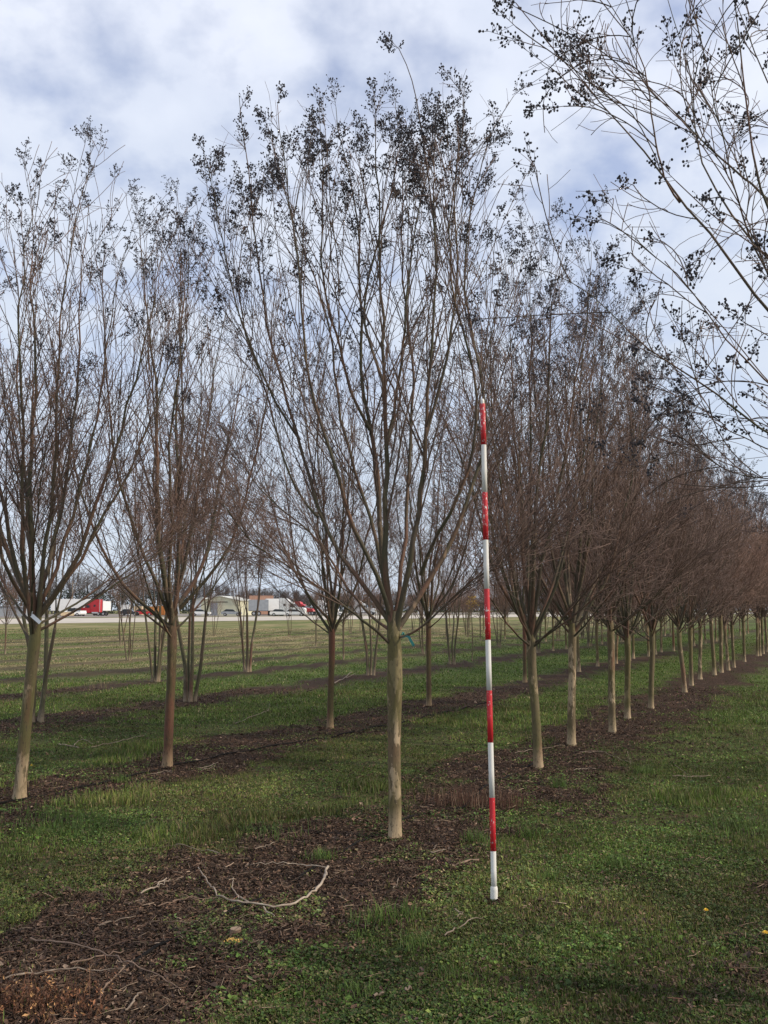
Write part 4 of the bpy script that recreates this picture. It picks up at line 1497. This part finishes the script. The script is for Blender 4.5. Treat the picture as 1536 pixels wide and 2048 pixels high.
stick('bright tangled twigs beside the foot of the tagged reddish tree', [[(395, 1543), (415, 1541), (436, 1531)], [(402, 1548), (430, 1538)], [(420, 1541), (440, 1540)]], .008, .004)
stick('fine tan twig on the mulch in front of the tagged reddish tree', [[(300, 1553), (330, 1549), (345, 1550)]], .007, .004)
stick('long thin twig at the mulch edge below the white pole bands', [[(1030, 1512), (1070, 1506), (1130, 1498)]], .005, .003, .02)
stick('slanting brown stick by the dry orange grass', [[(195, 2035), (210, 2005), (250, 1965)]], .005, .003, .05, M_STICK_DK)
stick('slanting pale stick near the bottom edge left of centre', [[(250, 2040), (268, 2022), (284, 2004)]], .006, .004, .02)
stick('curved pale sliver in the mulch between the main trunk and the pole', [[(785, 1793), (792, 1784), (796, 1768)]], .005, .003)
stick('small pale stick in the mulch below the main tree', [[(908, 1826), (925, 1834), (914, 1842)]], .005, .003)

# stumps and small things
st = thing('tree_stump', 'small cut stump with a pale top in the mulch at lower left', 'stump', tuple(G(469, 1880)))
rs = np.random.default_rng(3)
mb = MB()
V, Q, T = make_trunk(rs, [(0, 0, -.02), (0, 0, .02), (0.003, 0, .035), (0.005, 0, .055)], [.036, .031, .028, .028], 16, 1.25)
mb.add(V, Q.tolist())
mb.build('bark', M_STICK_DK, st, True)
m, nt_, b = mat('cut_wood')
v = obj_coord(nt_)
wn = N(nt_, 'ShaderNodeTexWave', _wave_type='RINGS', Scale=60.0, Distortion=2.0, Detail=2.0)
wn.rings_direction = 'Z'
nt_.links.new(v, wn.inputs['Vector'])
nt_.links.new(ramp(nt_, wn.outputs['Fac'], [(0.2, (0.24, 0.16, 0.10)), (0.8, (0.38, 0.27, 0.18))]), b.inputs['Base Color'])
b.inputs['Roughness'].default_value = 0.85
M_CUT = m
mb = MB()
mb.cyl((0.005, 0, .053), 'z', .028, .005, 18)
mb.build('cut_face', M_CUT, st)
mb = MB()
g = G(451, 1838)
mb.cyl((0, 0, 0.0), 'z', .011, .012, 9, 0, .013)
mb.cyl((0.0, 0, 0.0118), 'z', .0128, .002, 9, 1, .012)
ob = mb.build('wood_offcut', [M_STICK_DK, M_CUT], None)
ob.location = (g[0], g[1], gz(g[0], g[1]) + .004)
ob.rotation_euler = (0.35, 0.1, 0)
tag(ob, 'small pale wood offcut lying just above the cut stump', 'offcut')

M_YEL = plain('yellow_petal', (0.72, 0.48, 0.03), 0.6, 0.2, 60)
M_STEM = plain('green_stem', (0.06, 0.12, 0.03), 0.7, 0.3, 40)


def dandelion(px, py, label, r=.016):
    g = G(px, py, 0.05)
    t = thing('dandelion', label, 'flower', (g[0], g[1], gz(g[0], g[1])), 0, 'yellow dandelions')
    mb = MB()
    mb.tube([(0, 0, -.01), (.002, 0, .025), (0, 0, .05)], [.0022, .002, .002], 6)
    mb.build('stem', M_STEM, t, True)
    mb = MB()
    for ring, (rr, zz_) in enumerate(((r, .050), (r * .7, .055), (r * .4, .058))):
        kk = 18 - ring * 4
        for i in range(kk):
            a = i / kk * 6.283 + ring
            ca, sa = math.cos(a), math.sin(a)
            wv_ = .0022
            mb.add([(-sa * wv_ * .5, ca * wv_ * .5, zz_ - .003), (sa * wv_ * .5, -ca * wv_ * .5, zz_ - .003),
                    (ca * rr + sa * wv_, sa * rr - ca * wv_, zz_ + .003), (ca * rr - sa * wv_, sa * rr + ca * wv_, zz_ + .003)], [(0, 1, 2, 3)])
    mb.build('petals', M_YEL, t)


dandelion(1412, 1817, 'yellow dandelion in the dark weeds at lower right', .014)
dandelion(1531, 1866, 'yellow dandelion cut by the right edge of the picture', .017)
dandelion(63, 1528, 'tiny yellow dandelion in the grass beside the left edge trunk', .014)

# yellow crust by the stump
rs = np.random.default_rng(8)
acc = Acc()
g = G(466, 1898)
k = 120
xx = rs.normal(0, .017, k)
yy = rs.normal(0, .013, k)
pos = np.stack([xx, yy, .006 + .012 * rs.random(k)], 1)
blobs(acc, pos, 0.0055, rs, False)
ob = link('yellow_lichen', acc.mesh('yellow_lichen', [plain('yellow_crust', (0.72, 0.46, 0.12), 0.8, 0.25, 40)], False))
ob.location = (g[0], g[1], gz(g[0], g[1]))
tag(ob, 'crumbly yellow lump on the mulch just below the cut stump', 'fungus')


# dead stalk clumps and weeds
def stalks(name, label, cat, px, py, k, spread, h, cols, leafcols=None, lean=0.3, leaf=0.008, wide=None):
    g = G(px, py)
    rs = np.random.default_rng(int(px + py))
    x = np.clip(rs.normal(0, spread[0], k), -1.9 * spread[0], 1.9 * spread[0])
    y = np.clip(rs.normal(0, spread[1], k), -1.9 * spread[1], 1.9 * spread[1])
    z = ground_z(x + g[0], y + g[1])
    hh = h * rs.uniform(0.4, 1.15, k)
    acc = Acc()
    d = rs.normal(0, lean, (k, 2)) * hh[:, None]
    P0 = np.stack([x, y, z - .01], 1)
    P1 = np.stack([x + d[:, 0] * .4, y + d[:, 1] * .4, z + hh * .55], 1)
    P2 = np.stack([x + d[:, 0], y + d[:, 1], z + hh], 1)
    V, Q, T = tube_arrays(np.stack([P0, P1, P2], 1), np.tile(np.array([.0016, .0013, .0008]), (k, 1)), 3)
    acc.add(V, Q, T, 0, np.repeat(pick(rs, k, cols), 9, axis=0))
    if leafcols:
        kk = k * 7
        ci = rs.integers(0, k, kk)
        t = rs.uniform(0.15, 1, kk)[:, None]
        pt = P0[ci] * (1 - t) + P2[ci] * t + rs.normal(0, .006, (kk, 3))
        leaves(acc, rs, pt[:, 0], pt[:, 1], pt[:, 2], rs.uniform(.5, 1.3, kk) * leaf, pick(rs, kk, leafcols), .9, .45)
    ob = link(name, acc.mesh(name, [M_CHIP], False))
    ob.location = (g[0], g[1], 0)
    tag(ob, label, cat)
    return ob


RED_S = [(0.13, 0.06, 0.035), (0.09, 0.045, 0.028), (0.17, 0.09, 0.05)]
stalks('dry_weed_clump', 'rusty orange dried weeds in the bottom left corner', 'dried weeds', 50, 2035, 170, (.17, .10), .12, RED_S,
       [(0.20, 0.09, 0.045), (0.14, 0.065, 0.038), (0.40, 0.23, 0.10), (0.10, 0.05, 0.03), (0.11, 0.06, 0.04)], .35, .010)
stalks('dry_weed_clump', 'brown dead stalks in the mulch between the main trunk and the pole', 'dried weeds', 925, 1618, 300, (.17, .07), .14,
       [(0.13, 0.065, 0.045), (0.20, 0.11, 0.07), (0.08, 0.045, 0.032), (0.30, 0.2, 0.13)], None, .16)
stalks('dry_weed_clump', 'brown dead stalks just right of the pole in the mulch', 'dried weeds', 1015, 1618, 150, (.10, .06), .12,
       [(0.13, 0.065, 0.045), (0.20, 0.11, 0.07), (0.08, 0.045, 0.032)], None, .18)
YG = [(0.20, 0.23, 0.05), (0.28, 0.28, 0.08), (0.12, 0.18, 0.04)]
for px, py, lb_, k, h in ((14, 1815, 'tall yellow-green weed at the left edge', 12, .13), (28, 1845, 'bushy yellow-green weed at the left edge, lower of two', 22, .08),
                          (62, 1840, 'pale yellow-flowered weed in the clover near the left edge', 22, .07), (186, 1832, 'small yellowish weed in the clover left of the branches', 14, .05),
                          (225, 1810, 'upright pale seed stalk left of the forked pale stick', 6, .08), (200, 1760, 'yellowish weed sprig in the middle of the left clover', 8, .06),
                          (262, 1712, 'yellowish weed sprig by the bowed twig', 8, .05), (66, 1762, 'yellowish weed sprig above the pale flowered weed', 9, .07)):
    stalks('flowering_weed', lb_, 'weed', px, py, k, (.022, .022), h, [(0.13, 0.17, 0.05)], YG, .35, .006)
stalks('dry_weed_clump', 'small tuft of pale dead stems in the third row behind the tagged trees', 'dried weeds', 200, 1378, 30, (.16, .06), .20,
       [(0.30, 0.24, 0.13), (0.22, 0.16, 0.09)], None, .3)

# ------------------------------------------------------------------ the yard behind the road
M_WH = plain('white_paint', (0.78, 0.78, 0.76), 0.45, 0.06, 2.0, 0, 0)
M_RD = plain('red_paint', (0.50, 0.03, 0.035), 0.4, 0.12, 2.0, 0, 0)
M_GY = plain('grey_metal', (0.30, 0.32, 0.34), 0.55, 0.12, 2.0, 0, 0)
M_DK = plain('dark_trim', (0.03, 0.03, 0.033), 0.6, 0.3, 4.0, 0, 0)
M_GLS = plain('dark_glass', (0.03, 0.035, 0.04), 0.12, 0.2, 2.0, 0, 0)
M_TYRE = plain('tyre_rubber', (0.02, 0.02, 0.02), 0.85, 0.3, 8.0, 0, 0)
M_RIM = plain('rim_metal', (0.5, 0.5, 0.5), 0.35, 0.15, 4.0, 0.6, 0)
M_OR = plain('orange_paint', (0.48, 0.22, 0.07), 0.6, 0.15, 1.0, 0, 0)
M_CR = plain('cream_siding', (0.62, 0.60, 0.42), 0.65, 0.08, 0.6, 0, 0)
M_CR2 = plain('pale_roofing', (0.62, 0.62, 0.55), 0.6, 0.1, 0.6, 0, 0)
M_TAN = plain('tan_panel', (0.60, 0.47, 0.30), 0.7, 0.12, 1.0, 0, 0)
M_LAMP = plain('lamp_lens', (0.7, 0.65, 0.5), 0.2, 0.1, 5, 0, 0)
M_SALMON = plain('salmon_panel', (0.55, 0.32, 0.22), 0.7, 0.12, 1.0, 0, 0)


def yard(px, D):
    """a spot on the yard, seen at photo column px, D metres away"""
    x = (px - CX) / FPX * D
    return (x, D, gz(x, D) + 0.03)


def wheel(parent, x, y, r=0.5, wd=0.28, sgn=1):
    mb = MB()
    mb.cyl((x, y - wd / 2, r), 'y', r, wd, 20)
    t = mb.build('wheel', M_TYRE, parent, False)
    mb = MB()
    mb.cyl((x, y - wd / 2 - .02, r), 'y', r * .55, wd + .04, 14)
    mb.build('rim', M_RIM, t)


def tractor(label, col, loc, rz, sc=1.0, grp=None, trailer=None):
    """sleeper lorry; its nose points to +x"""
    t = thing('semi_truck', label, 'truck', loc, rz, grp)
    t.scale = (sc,) * 3
    MB().box(-3.9, 3.2, -.45, .45, .55, .85).build('chassis', M_DK, t)
    MB().prism([(1.25, .75), (3.3, .75), (3.45, 1.0), (3.4, 1.55), (3.15, 1.78), (1.25, 2.05)], -1.05, 1.05).build('hood', col, t)
    MB().prism([(-.35, .75), (1.25, .75), (1.25, 2.05), (.75, 2.75), (.5, 3.05), (-.35, 3.25)], -1.18, 1.18).build('cab', col, t)
    MB().prism([(-2.3, .85), (-.35, .85), (-.35, 3.25), (-.6, 3.75), (-1.2, 3.98), (-2.3, 4.0)], -1.22, 1.22).build('sleeper', col, t)
    MB().prism([(1.27, 2.08), (1.30, 2.10), (.80, 2.78), (.77, 2.76)], -1.05, 1.05).build('windscreen', M_GLS, t)
    for s in (-1, 1):
        y = 1.18 * s
        MB().box(.0, .85, min(y, y + .02 * s), max(y, y + .02 * s), 1.95, 2.6).build('side_window', M_GLS, t)
        y = 1.22 * s
        MB().box(-1.5, -1.0, min(y, y + .02 * s), max(y, y + .02 * s), 2.2, 2.7).build('sleeper_window', M_GLS, t)
        MB().cyl((-1.5 - .6, 1.0 * s, .68), 'x', .33, 1.5, 16).build('fuel_tank', M_RIM, t)
        MB().cyl((-2.45, 1.0 * s, .9), 'z', .08, 3.2, 10).build('exhaust_stack', M_RIM, t)
        MB().box(3.3, 3.48, .62 * s - .16, .62 * s + .16, 1.02, 1.28).build('headlight', M_LAMP, t)
        MB().box(.98, 1.1, 1.32 * s - .1, 1.32 * s + .1, 2.0, 2.55).build('mirror', M_DK, t)
        for x in (2.45, -2.2, -3.4):
            wheel(t, x, 1.02 * s)
    MB().box(3.40, 3.6, -1.1, 1.1, .45, .85).build('bumper', M_RIM, t)
    if trailer is not None:
        tl = MB().box(-15.5, -2.9, -1.28, 1.28, 1.15, 4.05).build('trailer', trailer, t)
        MB().box(-15.4, -3.0, -1.30, 1.30, 1.05, 1.15).build('side_rail', M_GY, tl)
        for s in (-1, 1):
            for x in (-13.4, -14.6):
                wheel(t, x, 1.0 * s)
    return t


def trailer(label, body, loc, rz, L=12.0, top=4.0, grp=None):
    t = thing('box_trailer', label, 'trailer', loc, rz, grp)
    bd = MB().box(-L / 2, L / 2, -1.28, 1.28, 1.15, top).build('box', body, t)
    MB().box(-L / 2 + .05, L / 2 - .05, -1.30, 1.30, 1.03, 1.15).build('side_rail', M_DK, t)
    mb = MB()
    mb.box(-L / 2 - .02, -L / 2, -1.2, -.02, 1.2, top - .1)
    mb.box(-L / 2 - .02, -L / 2, .02, 1.2, 1.2, top - .1)
    mb.build('rear_doors', body, t)
    for s in (-1, 1):
        MB().box(L / 2 - 3, L / 2 - 2.8, s * .9 - .08, s * .9 + .08, .0, 1.1).build('landing_leg', M_DK, t)
        for x in (-L / 2 + 1.2, -L / 2 + 2.4):
            wheel(t, x, 1.0 * s)
    return t


def car(label, body, loc, rz, kind='car', grp='cars and pickups in the yard'):
    t = thing('parked_car' if kind == 'car' else 'pickup_truck', label, kind if kind == 'car' else 'pickup', loc, rz, grp)
    MB().prism([(-2.2, .35), (2.15, .35), (2.25, .6), (2.15, .85), (1.1, .95), (-2.15, 1.0), (-2.3, .7)], -.88, .88).build('body', body, t)
    if kind == 'car':
        MB().prism([(-1.9, .97), (1.05, .94), (.35, 1.42), (-1.2, 1.48)], -.76, .76).build('cabin', M_GLS, t)
        MB().prism([(-1.2, 1.481), (.33, 1.421), (.25, 1.46), (-1.1, 1.52)], -.72, .72).build('roof', body, t)
    else:
        MB().prism([(-.6, .97), (1.15, .94), (.6, 1.7), (-.5, 1.75)], -.8, .8).build('cabin', M_GLS, t)
        MB().box(-.5, .55, -.76, .76, 1.72, 1.79).build('roof', body, t)
        MB().box(-2.2, -.7, -.86, .86, .98, 1.15).build('bed', body, t)
    for s in (-1, 1):
        MB().box(2.16, 2.24, s * .62 - .14, s * .62 + .14, .62, .78).build('headlight', M_LAMP, t)
        for x in (1.4, -1.4):
            wheel(t, x, .8 * s, .33, .2)
    return t


TL = 'lorries parked beyond the road'
tractor('red lorry cab facing left in front of the long white trailer, far left', M_RD, yard(186, 212), R(176), 0.92, TL)
trailer('long white trailer behind the red lorry cab at far left', M_WH, yard(146, 226), R(8), 9.0, 3.95, 'trailers in the yard')
trailer('short white trailer just right of the red lorry cab', M_WH, yard(205, 224), R(80), 5.0, 3.4, 'trailers in the yard')
car('white pickup in front of the long white trailer at far left', M_WH, yard(144, 204), R(20), 'pickup')
car('white pickup closest to the red lorry cab, second from left', M_WH, yard(156, 206), R(150), 'pickup')
tractor('white lorry with tall sleeper and white trailer facing right, centre of the yard', M_WH, yard(583, 212), R(-6), 1.0, TL)
trailer('white box trailer behind the tall white lorry cab', M_WH, yard(548, 224), R(14), 3.6, 4.0, 'trailers in the yard')
trailer('grey dump trailer left of the white box trailer', M_GY, yard(518, 220), R(10), 4.6, 3.7, 'trailers in the yard')
tractor('red lorry facing right, right of the tall white lorry', M_RD, yard(607, 250), R(-14), 0.9, TL)
tractor('white lorry partly hidden behind the cinnamon red trunk', M_WH, yard(652, 238), R(-8), 0.95, TL)
tractor('white lorry furthest right in the yard, left of the main trunk', M_WH, yard(727, 245), R(-10), 0.95, TL)
car('silver car parked in front of the cream building', M_GY, yard(465, 208), R(4))
car('white car in front of the tall white lorry', M_WH, yard(563, 196), R(2))
car('white car behind the fan-shaped young tree', M_WH, yard(592, 200), R(-4))
car('dark red car beside the orange boxes', M_RD, yard(290, 215), R(6))
car('dark car left of the yellow box in the yard', M_DK, yard(262, 214), R(3))
car('white car at the left end of the cream building', M_WH, yard(404, 212), R(3))
car('white car near the right end of the yard, in front of the white lorry', M_WH, yard(668, 205), R(3))


def crate_box(name, label, cat, colr, loc, rz, dims, grp=None):
    t = thing(name, label, cat, loc, rz, grp)
    a_, b_, c_ = dims
    MB().box(-a_ / 2, a_ / 2, -b_ / 2, b_ / 2, .12, c_).build('walls', colr, t)
    mb = MB()
    n = int(a_ / .5)
    for k in range(n + 1):
        x = -a_ / 2 + k * a_ / n
        mb.box(x - .04, x + .04, -b_ / 2 - .05, -b_ / 2 - .002, .14, c_ - .05)
    mb.build('ribs', colr, t)
    MB().box(-a_ / 2 - .04, a_ / 2 + .04, -b_ / 2 - .06, b_ / 2 + .06, c_, c_ + .1).build('lid', colr, t)
    MB().box(-a_ / 2, a_ / 2, -b_ / 2 - .03, b_ / 2 + .03, 0, .12).build('skid', M_DK, t)
    return t


crate_box('shipping_container', 'orange container in the yard, left of two', 'container', M_OR, yard(308, 222), R(4), (3.6, 2.4, 2.0), 'orange containers')
crate_box('shipping_container', 'orange container in the yard, right of two', 'container', M_OR, yard(333, 224), R(-2), (3.0, 2.4, 2.2), 'orange containers')
crate_box('storage_box', 'yellowish box behind the young forked tree', 'container', M_TAN, yard(280, 226), 0, (1.8, 1.6, 2.1))
crate_box('storage_box', 'white flat box left of the yellowish box in the yard', 'container', M_WH, yard(254, 228), 0, (2.0, 1.6, 2.5))
crate_box('storage_box', 'salmon panelled box on the skyline behind the grey trailer', 'container', M_SALMON, yard(524, 262), R(5), (6.5, 3, 5.2))
crate_box('storage_box', 'pale tan pallet stack in front of the white pickups', 'container', M_TAN, yard(138, 196), R(25), (2.6, 1.2, .8))
crate_box('storage_box', 'white cabin far beyond the field between the main trunk and the pole', 'container', M_WH, yard(848, 300), 0, (4, 3, 4.2))


def building(name, label, loc, rz, w_, d_, hw, hr, wallm, roofm, door=None):
    t = thing(name, label, 'building', loc, rz)
    MB().prism([(-w_ / 2, 0), (w_ / 2, 0), (w_ / 2, hw), (0, hr), (-w_ / 2, hw)], 0, d_).build('walls', wallm, t)
    mb = MB()
    for s in (-1, 1):
        x0, x1 = (0, w_ / 2 + .3)
        z0, z1 = hr + .02, hw - (hr - hw) * .3 / (w_ / 2) + .02
        v = [(s * x0, -.3, z0), (s * x1, -.3, z1), (s * x1, d_ + .3, z1), (s * x0, d_ + .3, z0)]
        v += [(p[0], p[1], p[2] + .12) for p in v]
        mb.add(v, [(0, 1, 2, 3), (4, 7, 6, 5), (0, 4, 5, 1), (1, 5, 6, 2), (2, 6, 7, 3), (3, 7, 4, 0)])
    mb.build('roof', roofm, t)
    if door:
        x0, x1, h = door
        dd = MB().box(x0, x1, -.06, -.003, 0, h).build('sliding_door', M_GY, t)
        MB().box(x0 - .15, x0, -.08, -.004, 0, h + .15).build('door_frame', M_DK, t)
        MB().box(x0 - .15, x1 + 2.5, -.12, -.004, h + .15, h + .3).build('door_rail', M_DK, t)
    return t


building('metal_shed', 'cream metal building with low gable and grey sliding door beyond the road', yard(441, 226), R(-6), 9.2, 16, 3.6, 4.6, M_CR, M_CR2, (-2.1, -.5, 3.0))
building('metal_shed', 'pale low building at the left end of the cream building', yard(406, 236), R(-6), 4.5, 12, 3.6, 4.3, M_WH, M_CR2)
building('metal_shed', 'long low grey shed at the far left edge beyond the road', yard(18, 190), R(12), 6.5, 8, 1.8, 2.1, M_GY, M_GY)
# utility poles
M_POST = plain('weathered_post', (0.22, 0.18, 0.14), 0.85, 0.2, 2)
for px, D, h, lb_ in ((147, 232, 8.5, 'utility pole behind the long white trailer'), (117, 198, 3.2, 'short white marker post at the left end of the trailers')):
    t = thing('utility_pole' if h > 5 else 'marker_post', lb_, 'post', yard(px, D))
    if h > 5:
        MB().cyl((0, 0, 0), 'z', .16, h, 12, 0, .11).build('shaft', M_POST, t)
        MB().box(-1.1, 1.1, -.06, .06, h - .7, h - .55).build('crossarm', M_POST, t)
        mb = MB()
        for x in (-.9, 0, .9):
            mb.cyl((x, 0, h - .55), 'z', .05, .18, 8)
        mb.build('insulators', M_GY, t)
    else:
        MB().box(-.16, .16, -.06, .06, 0, h).build('board', M_WH, t)
        MB().box(-.2, .2, -.08, .08, h, h + .06).build('cap', M_WH, t)

# ------------------------------------------------------------------ far woodland
M_WOOD = wood_mat('far_wood', (0.055, 0.048, 0.048), (0.085, 0.072, 0.07), (0.12, 0.10, 0.095), 0.12)
M_EVER = wood_mat('far_evergreen', (0.018, 0.026, 0.02), (0.03, 0.042, 0.03), (0.045, 0.058, 0.04), 0.2)


def woodland(name, label, n, p0, p1, s0, s1, hfun, seed, m, dens=130):
    rs = np.random.default_rng(seed)
    acc = Acc()
    S = rs.uniform(s0, s1, n)
    Pn = rs.uniform(p0, p1, n)
    X = ROADR[0] * S + ROADN[0] * (100 + Pn)
    Y = ROADR[1] * S + ROADN[1] * (100 + Pn)
    H = hfun(X, Y) * rs.uniform(0.75, 1.12, n)
    base_ = np.stack([X, Y, np.full(n, .3)], 1)
    topp = base_ + np.stack([rs.normal(0, .4, n), rs.normal(0, .4, n), H * .8], 1)
    midp = (base_ + topp) / 2 + rs.normal(0, .3, (n, 3))
    P0 = np.stack([base_, midp, topp], 1)
    R0 = np.stack([H * .010, H * .008, H * .003], 1)
    acc.add(*tube_arrays(P0, R0, 5))
    Pa, Ra, La = spawn(rs, P0, R0, 14, .3, 1, R(20), R(55), 1.0, 1.0, 4, .08, .1, .5, .02)
    # lengths in proportion to the tree height
    idx = np.repeat(np.arange(n), 14)
    o_ = Pa[:, :1]
    Pa = o_ + (Pa - o_) * (H[idx] * .36)[:, None, None]
    acc.add(*tube_arrays(Pa, np.maximum(Ra, .03), 3))
    Pb, Rb, Lb = spawn(rs, Pa, Ra, 6, .1, 1, R(20), R(60), .7, 1.6, 3, .08, .1, .6, .02)
    acc.add(*tube_arrays(Pb, np.maximum(Rb, .025), 3))
    Pc, Rc, Lc = spawn(rs, Pb, Rb, 3, .1, 1, R(20), R(70), .4, 1.1, 3, .05, .1, .6, .02)
    acc.add(*tube_arrays(Pc, np.full(Rc.shape, .022), 3))
    ob = link(name, acc.mesh(name, [m]))
    tag(ob, label, 'woodland', None, 'stuff')


def hw(X, Y):
    px = CX + FPX * X / Y
    a = 17.5 - 6.5 * sstep(330, 520, px) + 1.0 * np.sin(px * .05)
    return a


woodland('woodland', 'bare grey-brown woodland along the horizon behind the yard', 950, 165, 215, -40, 760, hw, 5, M_WOOD)
# evergreen undergrowth beneath the wood
rs = np.random.default_rng(9)
acc = Acc()
k = 60000
S = rs.uniform(-60, 800, k)
Pn = rs.uniform(165, 185, k)
X = ROADR[0] * S + ROADN[0] * (100 + Pn)
Y = ROADR[1] * S + ROADN[1] * (100 + Pn)
top = 3.4 + (4.0 + 6.5 * sstep(420, 250, CX + FPX * X / Y)) * fbm(S, Pn * .1, .045, 12, 4)
Z = .3 + top * rs.random(k) ** .8
leaves(acc, rs, X, Y, Z, rs.uniform(.18, .5, k), np.ones((k, 3)), .8, .8)
ob = link('undergrowth', acc.mesh('undergrowth', [M_EVER], False))
tag(ob, 'dark evergreen undergrowth at the foot of the far woodland', 'undergrowth', None, 'stuff')

# small tree that kept its yellow leaves
gp = (2.9, 31.0)
t = thing('yellow_leaved_tree', 'little tree with a few yellow leaves between the main trunk and the pole', 'tree', (gp[0], gp[1], gz(*gp)))
mb = MB()
mb.tube([(0, 0, -.05), (.03, 0, .8), (0, 0, 1.5), (.05, 0, 2.1)], [.02, .017, .013, .006], 7)
mb.build('trunk', M_TRUNK_GREY, t, True)
rs = np.random.default_rng(4)
acc = Acc()
k = 130
d_ = norm(rs.normal(size=(k, 3))) * (rs.random(k) ** .5 * .26)[:, None]
leaves(acc, rs, d_[:, 0], d_[:, 1], d_[:, 2] + 1.9, rs.uniform(.02, .045, k), np.ones((k, 3)), .8, .5)
link('crown', acc.mesh('crown', [plain('yellow_leaf', (0.42, 0.27, 0.05), .7, .3, 9)], False), t)
